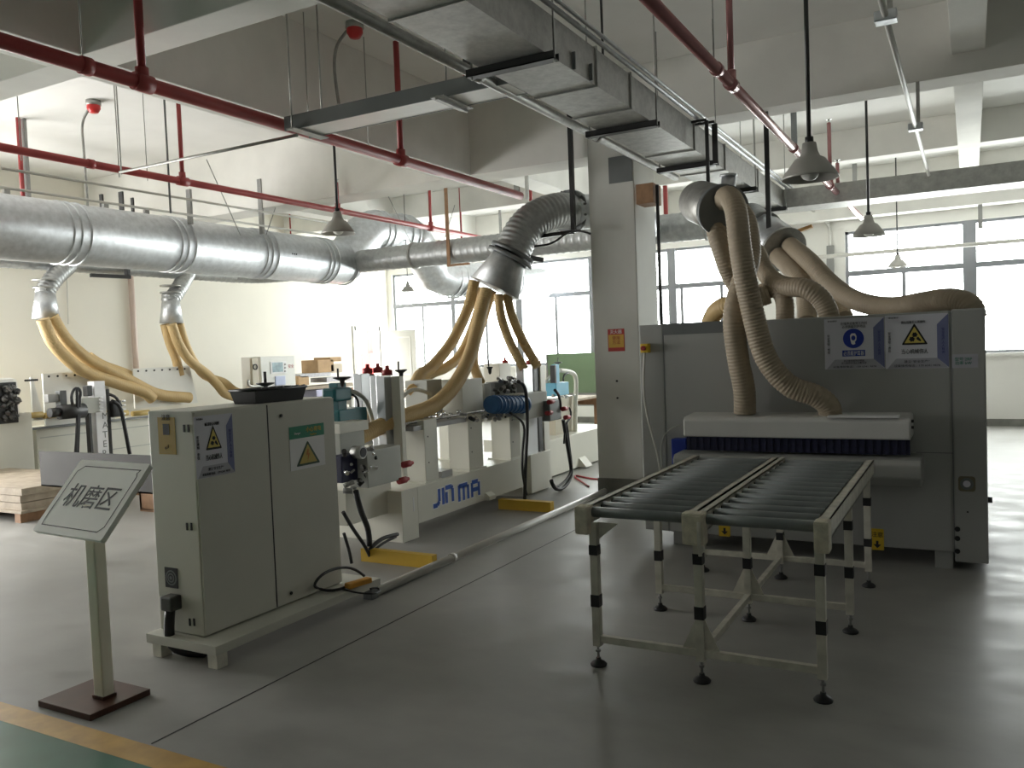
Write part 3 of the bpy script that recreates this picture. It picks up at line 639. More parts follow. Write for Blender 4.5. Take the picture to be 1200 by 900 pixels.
# hood, curtain and infeed table in front
hy = 5.98
P = [(hy, .90), (hy, 1.02), (hy + .03, 1.045), (FY + .02, 1.06), (FY + .02, .90)]
b = MB(); b.prism([V((-1.87, y, z)) for y, z in P], V((1.52, 0, 0))); b.build('front_hood', mat('hood_enamel', (.56, .56, .54), .5, var=.03), e, bevel=.012)
b = MB(); n = 60
for k in range(n):
    x0 = -1.86 + 1.50 * k / n; b.box((x0, hy + .05 + .006 * (k % 2), .795), (x0 + 1.50 / n * .97, hy + .058 + .006 * (k % 2), .905))
b.build('brush_curtain', M_navy, e)
b = MB(); P = [(5.90, .66), (5.90, .745), (5.93, .775), (FY + .02, .785), (FY + .02, .60), (5.96, .60)]
b.prism([V((-1.93, y, z)) for y, z in P], V((1.64, 0, 0))); b.build('infeed_bed', M_sander, e, bevel=.01)
MB().box((-.86, hy - .01, 1.046), (-.42, hy + .12, 1.058)).build('paper_on_hood', M_white, e)
for z in (.97, .93): MB().cyl((-.35, hy + .05, z + .05), (-.335, hy + .05, z + .05), .010, 8).build('bolt', M_ink, e)
MB().box((-2.02, FY - .10, .66), (-1.90, FY - .0, .86), .008).build('blue_motor', M_sblue, e)
# panel joint lines
for q0_, q1_ in (((-.118, FY - .0135, .12), (-.112, FY - .011, 1.73)), ((-.34, FY - .0015, .785), (-.118, FY + .001, .79)), ((-2.093, FY - .002, .12), (-2.088, FY + .001, 1.70))): MB().box(q0_, q1_).build('panel_joint', M_dkgrey, e)
# fan, holes, switch, labels
F = Face((0, FY - .012, 0), (1, 0, 0), (0, 0, 1))
c = at(1133, 567, 'y', FY - .012)
f = F.poly(rrect(c.x - .05, c.z - .05, c.x + .05, c.z + .05, .018), 0, .004, 'fan_guard', mat('olive_guard', (.16, .14, .09), .6), e)
F.disc((c.x, c.z), .022, .004, .003, 'fan_hub', M_paper, f); F.disc((c.x, c.z), .040, .0035, .0015, 'fan_ring', M_dkgrey, f)
for px, py in ((1122, 620), (1122, 631), (1122, 646)):
    c = at(px, py, 'y', FY - .012); F.disc((c.x, c.z), .017, 0, .003, 'cable_hole', M_ink, e, 16)
c = at(1134, 600, 'y', FY - .012); F.disc((c.x, c.z), .006, 0, .003, 'bolt', M_ink, e, 8)
c = at(1160, 589, 'y', FY); b = MB(); b.cyl((.083, FY + .1, c.z), (.11, FY + .1, c.z), .02, 12); b.build('side_knob', M_blacksteel, e)
F2 = Face((0, FY, 0), (1, 0, 0), (0, 0, 1))
def arrow_label(px, py):
    c = at(px, py, 'y', FY); w2, h2 = .043, .075
    l = F2.poly(rrect(c.x - w2, c.z - h2, c.x + w2, c.z + h2, .008), 0, .002, 'floor_arrow_label', M_label, e)
    F2.poly([(c.x - .008, c.z - .01), (c.x - .008, c.z - .035), (c.x - .025, c.z - .035), (c.x, c.z - .062), (c.x + .025, c.z - .035), (c.x + .008, c.z - .035), (c.x + .008, c.z - .01)], .002, .001, 'arrow_mark', M_ink, l)
    txt('注意', F2.p(c.x, c.z + .035, .0025), (1, 0, 0), (0, 0, 1), .04, M_ink, l)
arrow_label(1028, 632); arrow_label(849, 617)
c = at(1131, 423, 'y', FY - .012)
pl = F.poly([(c.x - .075, c.z - .045), (c.x + .075, c.z - .045), (c.x + .075, c.z + .045), (c.x - .075, c.z + .045)], 0, .002, 'data_plate', M_paper2, e)
txt('型号 2RP\n功率 kW', F.p(c.x - .01, c.z, .0025), (1, 0, 0), (0, 0, 1), .026, M_green, pl)
# emergency switch and its cord
c = at(757, 408, 'y', FY)
s = MB().box((c.x - .03, FY - .05, c.z - .035), (c.x + .035, FY + .01, c.z + .035), .006).build('switch_box', M_label, e)
MB().cyl((c.x, FY - .05, c.z), (c.x, FY - .075, c.z), .018, 14).build('stop_button', M_redcap, s)
b = MB(); b.tube([(c.x, FY - .03, c.z - .03)] + [at(px, py, 'y', FY - .04) for px, py in ((754, 450), (757, 480), (763, 505), (770, 530), (774, 555), (774, 590))], .009); b.build('white_cord', M_pvc, e)
b = MB(); b.tube([at(px, py, 'y', FY - .05) for px, py in ((797, 498), (790, 499), (782, 504), (776, 512), (774, 530), (777, 550), (777, 575))], .005); b.build('thin_cord', M_creamd, e)

def poster(F, u0, v0, w_, h_, kind, parent, name='warning_poster'):
    "u0,v0 lower left corner"
    P = lambda a, c: (u0 + a * w_, v0 + c * h_)
    o = F.poly([P(0, 0), P(1, 0), P(1, 1), P(0, 1)], 0, .002, name, M_paper, parent)
    F.poly([P(.82, .19), P(.995, .01), P(.995, .99), P(.82, .80)], .002, .0006, 'side_band', M_paper3, o)
    F.poly([P(.17, .19), P(.82, .19), P(.99, .005), P(.03, .005)], .002, .0006, 'foot_band', M_paper2, o)
    T = lambda s, a, c, size, m=M_ink, mw=None: txt(s, F.p(*P(a, c), .0030), F.U, F.W, size * h_, m, o, maxw=mw and mw * w_)
    T('安\n全\n须\n知\n\n责\n任', .07, .50, .055); T('安\n全\n生\n产\n人\n人\n有\n责', .915, .50, .06, M_inkblue)
    T('安全提示', .14, .955, .035, M_ink, .16)
    if kind == 'gear':
        T('确认设备无人再操作', .45, .86, .06, M_ink, .38)
        F.poly(tri(*P(.47, .44), .42 * w_, .40 * h_, .03 * w_), .002, .0010, 'triangle_border', M_ink, o)
        F.poly(tri(*P(.47, .475), .32 * w_, .30 * h_, .012 * w_), .003, .0008, 'triangle_field', mat('warning_yellow', (.62, .50, .12), .5), o)
        b = MB()
        for a, c, r in ((.475, .625, .040), (.43, .545, .042)):
            q = []
            for k in range(24):
                rr = r * (1.15 if k % 4 < 2 else .9); q.append(F.p(u0 + a * w_ + rr * w_ * math.cos(2 * PI * k / 24), v0 + c * h_ + rr * w_ * math.sin(2 * PI * k / 24), .0038))
            b.prism(q, F.N * .0006)
        b.prism([F.p(*P(a, c), .0038) for a, c in ((.50, .57), (.53, .585), (.57, .53), (.575, .50), (.55, .505), (.50, .54))], F.N * .0006)
        b.build('gears_and_hand', M_ink, o)
        T('当心机械伤人', .47, .32, .10, M_ink, .42)
        T('建立“安全生产”', .50, .13, .055, M_ink, .40); T('设备维修电话：139 6341 9878', .50, .055, .05, M_ink, .72)
    else:
        T('在噪声设备旁工作时\n必须佩戴防护用品', .50, .865, .065, M_ink, .44)
        F.disc(P(.49, .60), .175 * w_, .002, .001, 'blue_roundel', M_sblue, o)
        b = MB(); hd = [(.46, .70), (.52, .70), (.545, .64), (.54, .57), (.515, .53), (.52, .49), (.48, .475), (.455, .50), (.44, .58), (.435, .66)]
        b.prism([F.p(*P(a, c), .003) for a, c in hd], F.N * .0005); b.build('head_symbol', M_white, o)
        b = MB(); q = []
        for k in range(13): a = PI * k / 12; q.append(F.p(u0 + (.49 + .085 * math.cos(a)) * w_, v0 + .64 * h_ + .10 * w_ * math.sin(a), .0045))
        for k in range(12, -1, -1): a = PI * k / 12; q.append(F.p(u0 + (.49 + .065 * math.cos(a)) * w_, v0 + .64 * h_ + .078 * w_ * math.sin(a), .0045))
        b.prism(q, F.N * .0004); b.prism([F.p(*P(.49 + .035 * math.cos(2 * PI * k / 14), .61 + .05 * math.sin(2 * PI * k / 14)), .0045) for k in range(14)], F.N * .0004); b.build('ear_protector', M_sblue, o)
        F.poly([P(.30, .25), P(.68, .25), P(.68, .37), P(.30, .37)], .002, .001, 'name_bar', M_sblue, o)
        T('必须戴护耳器', .49, .31, .10, M_white, .34)
        T('请正确佩戴防护用品\n进入噪声区域必须戴耳罩', .49, .14, .045, M_ink, .42); T('设备维修电话：139 6341 9878', .50, .045, .045, M_ink, .72)
    return o
a0 = at(967, 433, 'y', FY); a1 = at(1036, 371, 'y', FY); poster(F2, a0.x, a0.z, a1.x - a0.x, a1.z - a0.z, 'ear', e, 'ear_protection_poster')
a0 = at(1038, 432.5, 'y', FY); a1 = at(1112, 366.5, 'y', FY); poster(F2, a0.x, a0.z, a1.x - a0.x - .003, a1.z - a0.z, 'gear', e)
# sander hoses
def hose(pts, r, m, label, group, name='dust_hose'):
    t = tag(MB().hose(pts, r).build(name, m), label, 'hose', group); return t
GH = 'buff dust hoses of the sander'
K = lambda L: [at(px, py, 'y', y) for px, py, y in L]
hose(K(((846, 240, 6.50), (852, 230, 6.28), (862, 245, 6.02), (869, 300, 5.95), (883, 370, 6.0), (898, 420, 6.02), (925, 452, 6.05), (955, 463, 6.08), (972, 476, 6.12), (973, 486, 6.14))), .080, M_hose2, 'front buff hose sweeping down to the right end of the sander front', GH)
hose(K(((858, 240, 6.55), (874, 258, 6.45), (879, 300, 6.35), (868, 335, 6.2), (860, 372, 6.08), (865, 420, 6.08), (872, 455, 6.1), (873, 484, 6.12))), .080, M_hose2, 'buff hose dropping straight down onto the middle of the sander hood', GH)
hose(K(((836, 256, 6.5), (845, 290, 6.42), (858, 325, 6.5), (878, 350, 6.6), (900, 345, 6.65))), .078, M_hose2, 'leftmost buff hose passing behind the two front hoses', GH)
hose(K(((886, 295, 6.9), (899, 322, 6.75), (918, 335, 6.6), (945, 338, 6.5), (964, 352, 6.5), (972, 372, 6.5), (972, 385, 6.5))), .075, M_hose2, 'buff hose curving right and down into the sander top', GH)
hose(K(((885, 350, 6.9), (895, 342, 6.75), (910, 338, 6.65), (919, 350, 6.62), (920, 374, 6.6), (920, 385, 6.6))), .070, M_hose2, 'short buff hose arching into the sander top', GH)
hose(K(((912, 300, 8.4), (925, 312, 8.2), (940, 330, 8.0), (945, 352, 7.9), (946, 378, 7.7))), .09, M_hose2, 'buff hose from the rear hood straight down behind the arching hoses', GH)
hose(K(((926, 288, 8.4), (948, 306, 8.0), (975, 334, 7.8), (1005, 353, 7.6), (1045, 360, 7.4), (1085, 354, 7.1), (1115, 351, 6.9), (1137, 358, 6.8), (1141, 372, 6.8))), .085, M_hose2, 'long buff hose lying across the sander top toward its right corner', GH)
hose(K(((935, 302, 8.5), (958, 330, 8.3), (980, 352, 8.1), (990, 372, 7.9))), .075, mat('light_hose', (.45, .37, .27), .6), 'pale buff hose behind the long hose on the sander top', GH)
hose(K(((832, 378, 8.0), (838, 366, 7.9), (850, 358, 7.8), (866, 360, 7.8), (874, 378, 7.8))), .085, M_hose, 'low tan hose arching at the left of the sander top', GH)
# manifold
e = thing('hose_manifold', 'short fat steel drum that feeds the front sander hoses', 'duct', at(835, 238, 'y', 6.9))
a = at(818, 236, 'y', 6.95); c = at(846, 246, 'y', 6.45); dirn = (c - a).normalized()
b = MB(); pp = [a, a.lerp(c, .1), a.lerp(c, .5), c]; b.sweep(pp, [.165, .175, .175, .18], 30); b.build('drum', M_galvd, e)
b = MB(); b.cyl(c - dirn * .02, c + dirn * .05, .195, 30); b.build('rim', M_dkgrey, e)
a2 = at(853, 230, 'y', 6.7); b = MB(); b.cyl(a2, a2 + V((.01, 0, .17)), .055, 18); b.cyl(a2 + V((.01, 0, .15)), a2 + V((.01, 0, .17)), .068, 18); b.build('stub', M_galv, e)
e = thing('hose_manifold', 'square shouldered steel hood behind the front sander hoses', 'duct', at(905, 285, 'y', 8.8))
a = at(880, 258, 'y', 9.0); m_ = at(893, 270, 'y', 8.8); c = at(918, 292, 'y', 8.45); dirn = (c - m_).normalized()
b = MB(); b.spiral([a - V((.1, -.6, -.05)), a, m_], .17); b.build('duct_body', M_spiral, e)
b = MB(); b.sweep([m_, m_ + dirn * .03, c], [.17, .19, .215], 8); b.build('hood', M_galv, e)
b = MB(); b.cyl(m_ - dirn * .01, m_ + dirn * .02, .205, 26); b.cyl(c - dirn * .01, c + dirn * .02, .225, 26); b.build('clamp_ring', M_galvd, e)

# fire notice on the pillar
Fp = Face((0, 8.28, 0), (1, 0, 0), (0, 0, 1))
a0 = at(713, 412, 'y', 8.28); a1 = at(731.5, 385, 'y', 8.28)
W_, H_ = a1.x - a0.x, a1.z - a0.z
n = Fp.poly([(a0.x, a0.z), (a1.x, a0.z), (a1.x, a1.z), (a0.x, a1.z)], 0, .003, 'fire_notice', M_redpost, None); tag(n, 'small red and yellow fire notice stuck on the pillar', 'sign')
nf = Fp.poly([(a0.x + .008, a0.z + .04), (a1.x - .008, a0.z + .04), (a1.x - .008, a1.z - .06), (a0.x + .008, a1.z - .06)], .003, .001, 'yellow_field', mat('amber_print', (.60, .36, .06), .5), n)
txt('灭火器', Fp.p((a0.x + a1.x) / 2, a1.z - .03, .0035), (1, 0, 0), (0, 0, 1), .045, M_white, n)
txt('使用\n方法', Fp.p((a0.x + a1.x) / 2, (a0.z + a1.z) / 2, .0045), (1, 0, 0), (0, 0, 1), .045, M_redcap, n)

# ================================================================== ROLLER TABLES
e = thing('roller_table', 'twin lane roller conveyor table with taped legs before the sander', 'conveyor', (-1.13, 4.72, 0))
X0, X1, X2_, YA, YZ, ZT = -1.70, -1.14, -.575, 3.77, 5.72, .80
for x, w_ in ((X0, .045), (X1 - .024, .04), (X1 + .024, .04), (X2_, .05)):
    b = MB(); b.box((x - w_ / 2, YA, ZT - .085), (x - w_ / 2 + .006, YZ, ZT)); b.box((x + w_ / 2 - .006, YA, ZT - .085), (x + w_ / 2, YZ, ZT)); b.box((x - w_ / 2, YA, ZT - .006), (x + w_ / 2, YZ, ZT)); b.box((x - w_ / 2, YA, ZT - .085), (x + w_ / 2, YZ, ZT - .079))
    b.build('rail', M_rail, e)
for xa, xb in ((X0 + .025, X1 - .045), (X1 + .045, X2_ - .028)):
    for k in range(14):
        y = YA + .035 + k * .1438
        r = MB(); r.cyl((xa + .008, y, ZT - .03), (xb - .008, y, ZT - .03), .0255, 18); ro = r.build('roller', M_roller, e)
        r = MB(); r.cyl((xa - .006, y, ZT - .03), (xa + .012, y, ZT - .03), .012, 8); r.cyl((xb - .012, y, ZT - .03), (xb + .006, y, ZT - .03), .012, 8); r.build('axle', M_ink, ro)
LEGS = [(x, y) for y in (3.79, 4.74, 5.66) for x in (-1.655, -1.13, -.59)]
for x, y in LEGS:
    l = MB().box((x - .02, y - .02, .10), (x + .02, y + .02, ZT - .08), .002).build('leg', M_rail, e)
    for z in ((.30, .36) if y < 5 else (.26, .31)), ((.56, .61) if y < 5 else (.52, .57)): MB().box((x - .0225, y - .0225, z[0]), (x + .0225, y + .0225, z[1])).build('black_tape', M_black, l)
    b = MB(); b.cyl((x, y, .03), (x, y, .11), .007, 8); b.cyl((x, y, .07), (x, y, .082), .014, 6); b.build('screw', M_midgrey, l)
    b = MB(); b.lathe((x, y, 0), [(.001, 0), (.040, 0), (.042, .008), (.030, .020), (.014, .028), (.012, .04), (.001, .04)], 20); b.build('foot_pad', M_black, l)
    if abs(x + 1.13) < .01:
        b = MB()
        b.prism([V((x - .09, y - .004, .15)), V((x + .09, y - .004, .15)), V((x + .02, y - .004, .30)), V((x - .02, y - .004, .30))], V((0, .008, 0))); b.build('gusset', M_rail, l)
for y in (3.79, 4.74, 5.66): MB().box((-1.66, y - .015, .12), (-.585, y + .015, .155), .002).build('cross_bar', M_rail, e)
MB().box((-1.145, 3.79, .121), (-1.115, 5.66, .154), .002).build('spine_bar', M_rail, e)
# wrapped corner pads of foam and tape
for x, w_, dz in ((X0, .075, .0), (X1, .105, .01), (X2_, .065, .0)):
    b = MB(); b.box((x - w_ / 2, YA - .035, ZT - .135 - dz), (x + w_ / 2, YA + .05, ZT + .006), .014); p_ = b.build('foam_wrap', mat('dirty_foam', (.66, .62, .50), .8, var=.15, scale=25, bump=.4, bscale=70), e)
b = MB(); b.tube([(X1 + .035, YA - .045, ZT - .03), (X1 + .03, YA - .055, ZT - .10), (X1 + .045, YA - .05, ZT - .16), (X1 + .04, YA - .05, ZT - .185)], .009); b.build('tape_end', M_rail, e)
b = MB(); b.prism([V((X0 + .02, 3.80, ZT - .08)), V((X0 + .17, 3.80, ZT - .08)), V((X0 + .02, 3.80, ZT - .20))], V((0, .006, 0))); b.build('corner_gusset', M_rail, e)

# ================================================================== ELECTRICAL CABINET (left foreground)
CX, CY0, CY1, CB, CT = -3.595, 3.03, 4.13, .13, 1.335
e = thing('electrical_cabinet', 'tall cream control cabinet with warning posters in the left foreground', 'cabinet', (-3.78, 3.6, 0))
MB().box((-3.945, CY0, CB), (CX, CY1, CT), .006).build('body', M_cab, e)
FC = Face((CX, 0, 0), (0, 1, 0), (0, 0, 1))      # U = +y, normal = +x
for y0, y1 in ((CY0 + .004, 3.545), (3.555, CY1 - .004)): FC.poly([(y0, CB + .01), (y1, CB + .01), (y1, CT - .008), (y0, CT - .008)], 0, .012, 'door', M_cab, e)
MB().box((CX, 3.545, CB + .01), (CX + .0125, 3.555, CT - .008)).build('door_gap', M_ink, e)
b = MB(); b.box((-3.97, 2.955, .075), (-3.43, 4.33, .125), .004); b.build('plinth', M_cab, e)
for x, y in ((-3.90, 3.0), (-3.47, 3.0), (-3.90, 4.27), (-3.47, 4.27)): MB().box((x - .035, y - .035, 0), (x + .035, y + .035, .08), .003).build('foot', M_rail if y < 4 else M_dkgrey, e)
def c2(px, py): return at(px, py, 'x', CX + .012)
# key lock, bolt
for px, py in ((329, 487), (341, 695)):
    p = c2(px, py); FC.disc((p.y, p.z), .010, .012, .006, 'lock', M_ink, e, 10)
# hinges on the edge
FE = Face((0, CY0, 0), (1, 0, 0), (0, 0, 1))
for py in (502, 617, 729):
    for px in (216, 221):
        p = at(px + (py - 502) * .03, py, 'y', CY0); FE.poly([(p.x - .006, p.z - .02), (p.x + .006, p.z - .02), (p.x + .006, p.z + .02), (p.x - .006, p.z + .02)], 0, .004, 'hinge', M_ink, e)
# power label on the end
a0 = at(187, 532, 'y', CY0); a1 = at(203, 487, 'y', CY0)
l = FE.poly([(a0.x, a0.z), (a1.x + .01, a0.z), (a1.x + .01, a1.z - .01), (a0.x, a1.z - .01)], 0, .002, 'power_label', mat('ochre_label', (.42, .27, .03), .5), e)
cx = (a0.x + a1.x) / 2
FE.poly([(cx - .022, a0.z + .105), (cx + .028, a0.z + .105), (cx + .028, a0.z + .165), (cx - .022, a0.z + .165)], .002, .001, 'black_square', M_ink, l)
txt('注意', FE.p(cx + .005, a0.z + .20, .003), (1, 0, 0), (0, 0, 1), .035, M_ink, l); txt('⤶', FE.p(cx, a0.z + .04, .003), (1, 0, 0), (0, 0, 1), .05, M_ink, l)
# fan vent and cable gland on the end
p = at(202, 677, 'y', CY0); v = FE.poly([(p.x - .055, p.z - .055), (p.x + .045, p.z - .055), (p.x + .045, p.z + .055), (p.x - .055, p.z + .055)], 0, .004, 'vent', M_ink, e)
for k in range(5): FE.disc((p.x - .005, p.z), .042 - .008 * k, .004 + .0006 * k, .0006, 'vent_ring', M_dkgrey if k % 2 == 0 else M_ink, v, 24)
p = at(201, 707, 'y', CY0 - .03)
b = MB(); b.box((p.x - .045, CY0 - .07, p.z - .035), (p.x + .045, CY0 + .005, p.z + .045), .012); g = b.build('cable_gland', mat('dark_plastic', (.06, .06, .055), .45), e)
b = MB(); b.tube([(p.x, CY0 - .04, p.z - .03), (p.x - .005, CY0 - .05, .18), (p.x - .025, CY0 - .04, .08), (p.x - .02, CY0 - .02, .03), (p.x + .15, CY0 + .05, .02)], .027); b.build('thick_cable', M_black, g)
# posters
def on_face(F, corner_px, ax, v): return [at(px, py, ax, v) for px, py in corner_px]
a0 = c2(231, 569); a1 = c2(296, 477)
poster(FC, a0.y, .975, 3.285 - a0.y, CT - .03 - .975, 'gear', e)
for ch in e.children:
    if ch.name.startswith('warning_poster'): ch.location.x += .0125
a0 = c2(341, 558); a1 = c2(379, 499)
y0, y1, z0, z1 = a0.y, a1.y, .915, 1.18
Fq = Face((CX + .012, 0, 0), (0, 1, 0), (0, 0, 1))
o = Fq.poly([(y0, z0), (y1, z0), (y1, z1), (y0, z1)], 0, .002, 'shock_sticker', M_white, e)
Fq.poly([(y0, z1 - .075), (y1, z1 - .075), (y1, z1), (y0, z1)], .002, .0008, 'green_header', M_green, o)
txt('小心有电', Fq.p(y1 - .095, z1 - .028, .003), (0, 1, 0), (0, 0, 1), .034, M_label, o); txt('Caution', Fq.p(y1 - .10, z1 - .060, .003), (0, 1, 0), (0, 0, 1), .018, M_label, o); txt('Danger', Fq.p(y0 + .07, z1 - .045, .003), (0, 1, 0), (0, 0, 1), .018, M_white, o)
cy = (y0 + y1) / 2
Fq.poly(tri(cy, z0 + .02, .21, .15, .012), .002, .001, 'triangle_border', mat('dark_green_ink', (.02, .06, .03), .5), o)
Fq.poly(tri(cy, z0 + .033, .155, .115, .004), .003, .0006, 'triangle_field', mat('ochre_print', (.48, .36, .08), .5), o)
Fq.poly([(cy - .005, z0 + .118), (cy - .018, z0 + .08), (cy - .002, z0 + .082), (cy - .008, z0 + .042), (cy + .016, z0 + .092), (cy + .001, z0 + .09), (cy + .008, z0 + .118)], .0036, .0005, 'lightning_bolt', mat('orange_print', (.45, .16, .03), .5), o)
# yellow plug and black cord on the plinth end
t = thing('power_strip', 'yellow orange power socket with black cord lying on the cabinet plinth', 'socket', (-3.5, 4.2, .125))
p = at(420, 683, 'z', .15)
b = MB(); b.bar(p - V((.02, .09, 0)), p + V((.02, .09, 0)), .055, .035); b.build('socket_body', M_orange, t, bevel=.008)
b = MB(); b.tube([at(407, 687, 'z', .14), at(392, 693, 'z', .135), at(372, 690, 'z', .14), at(369, 682, 'x', -3.5), at(382, 670, 'x', -3.52), at(405, 664, 'x', -3.52), at(420, 668, 'x', -3.5), at(427, 675, 'z', .16)], .009); b.build('cord', M_black, t)
b = MB(); b.tube([at(400, 690, 'z', .132), at(420, 695, 'z', .132), at(438, 696, 'z', .14), at(446, 692, 'z', .10), at(444, 686, 'z', .13), at(434, 690, 'z', .135)], .006); b.build('thin_cord', M_black, t)
# black tray on top
e = thing('plastic_basket', 'black open plastic basket standing on the cream cabinet', 'basket', (-3.72, 3.70, CT))
A0 = at(318, 471, 'z', CT); A1 = at(365, 467, 'z', CT)
b = MB(); x0, x1, y0, y1, h_ = -3.83, -3.62, 3.50, 3.93, .085; tt = .006
for s_ in range(1):
    P0 = [(x0 + .02, y0 + .02), (x1 - .02, y0 + .02), (x1 - .02, y1 - .02), (x0 + .02, y1 - .02)]; P1 = [(x0, y0), (x1, y0), (x1, y1), (x0, y1)]
    vo = [b.bm.verts.new((x, y, CT)) for x, y in P0] + [b.bm.verts.new((x, y, CT + h_)) for x, y in P1]
    vi = [b.bm.verts.new((x + (tt if x < -3.72 else -tt), y + (tt if y < 3.7 else -tt), CT + tt)) for x, y in P0] + [b.bm.verts.new((x + (tt if x < -3.72 else -tt), y + (tt if y < 3.7 else -tt), CT + h_)) for x, y in P1]
    for i in range(4):
        j = (i + 1) % 4; b.bm.faces.new((vo[i], vo[j], vo[4 + j], vo[4 + i])); b.bm.faces.new((vi[j], vi[i], vi[4 + i], vi[4 + j])); b.bm.faces.new((vo[4 + i], vo[4 + j], vi[4 + j], vi[4 + i]))
    b.bm.faces.new(vo[:4][::-1]); b.bm.faces.new(vi[:4])
b.build('basket_body', M_black, e)
b = MB()
for k in range(7): b.cyl((x1 - .003, y0 + .03 + k * .06, CT + h_), (x1 - .003, y0 + .055 + k * .06, CT + h_ + .004), .006, 6)
b.cyl((x1, y0, CT + h_ - .005), (x1, y1, CT + h_ - .005), .007, 8); b.cyl((x0, y0, CT + h_ - .005), (x0, y1, CT + h_ - .005), .007, 8); b.cyl((x0, y0, CT + h_ - .005), (x1, y0, CT + h_ - .005), .007, 8); b.cyl((x0, y1, CT + h_ - .005), (x1, y1, CT + h_ - .005), .007, 8)
b.build('rolled_rim', M_black, e)

# ================================================================== SIGN STAND
e = thing('area_sign', 'tilted sign board reading in Chinese on a pole with maroon base', 'sign', (-3.68, 2.44, 0))
MB().box((-3.88, 2.29, 0), (-3.49, 2.605, .03), .003).build('base_plate', M_brown, e)
b = MB(); b.box((-3.65, 2.42, .03), (-3.58, 2.48, .95), .008); b.build('pole', M_signp, e)
MB().box((-3.655, 2.415, .03), (-3.575, 2.485, .045)).build('weld_collar', M_brown, e)
c = V((-3.634, 2.453, .978)); ph, th = -.065, .864
Wd = V((math.cos(ph), math.sin(ph), 0)); hh = V((-math.sin(ph), math.cos(ph), 0)); Sd = hh * math.cos(th) + V((0, 0, math.sin(th)))
FS = Face(c, Wd, Sd)
bo = FS.poly(rrect(-.282, -.2, .282, .2, .012), -.022, .022, 'board', M_signb, e)
FS.poly(rrect(-.282, -.2, .282, .2, .012), -.024, .003, 'board_back', M_signp, bo)
P1 = [(-.245, -.163 + .035), (-.238, -.163), (.215, -.163), (.245, -.135), (.245, .128), (.232, .145), (.245, .163), (-.205, .163), (-.245, .132)]
b = MB()
for i in range(len(P1)):
    a_ = FS.p(*P1[i], .0006); c_ = FS.p(*P1[(i + 1) % len(P1)], .0006); d_ = (c_ - a_).normalized(); n_ = d_.cross(FS.N) * .0022
    b.prism([a_ - n_ - d_ * .002, c_ - n_ + d_ * .002, c_ + n_ + d_ * .002, a_ + n_ - d_ * .002], FS.N * .0006)
b.build('border_line', M_ink, bo)
txt('机磨区', FS.p(0.0, 0.005, .0008), Wd, Sd, .135, M_ink, bo, maxw=.40)

# ================================================================== PANEL, PALLETS behind the sign
e = thing('steel_tray', 'long grey steel side panel reaching left from behind the cabinet', 'panel', (-6.1, 4.2, .55))
b = MB(); b.box((-6.87, 4.20, .60), (-4.0, 4.215, .895)); b.box((-6.87, 4.20, .60), (-4.0, 4.26, .612)); b.build('panel', M_traysteel, e)
for x in (-6.215, -4.2): MB().box((x, 4.22, 0), (x + .04, 4.26, .88)).build('leg', M_traysteel, e)
def pallet(x0, y0, x1, y1, label, zt=.32, m=M_wood, slabs=3):
    t = thing('plywood_stack', label, 'boards', ((x0 + x1) / 2, (y0 + y1) / 2, 0))
    for x in (x0 + .05, (x0 + x1) / 2, x1 - .15): MB().box((x, y0 + .02, 0), (x + .10, y1 - .02, .10)).build('bearer', M_wood2, t)
    MB().box((x0, y0, .10), (x1, y1, .13)).build('pallet_deck', M_wood, t)
    z = .13
    for k in range(slabs):
        h = (zt - .13) / slabs; dx = R_.uniform(-.03, .03); MB().box((x0 + .03 + dx, y0 + .03, z), (x1 - .03 + dx, y1 - .03, z + h * .93)).build('board', m, t); z += h
    return t
pallet(-10.6, 5.0, -8.55, 6.1, 'pale plywood stack on a pallet at the left edge', .36)
pallet(-9.9, 6.6, -8.0, 7.5, 'thin plywood stack behind the sign board', .26, M_wood, 4)
tag(MB().box((-9.6, 6.65, .262), (-8.6, 7.2, .34), .03).build('black_bag', M_black), 'black bundle lying on the thin plywood stack', 'bag')
e = thing('wooden_crate', 'low brown wooden crate on the floor behind the sign board', 'crate', (-7.0, 6.1, 0))
b = MB(); b.box((-7.9, 5.9, .02), (-6.55, 5.93, .26)); b.box((-7.9, 6.5, .02), (-6.55, 6.53, .26)); b.box((-7.9, 5.9, .02), (-7.87, 6.53, .26)); b.box((-7.9, 5.9, .0), (-6.55, 6.53, .03)); b.build('walls', M_wood2, e)
b = MB(); b.box((-6.55, 5.88, .0), (-6.49, 6.54, .27)); b.build('end_board', M_wood, e)

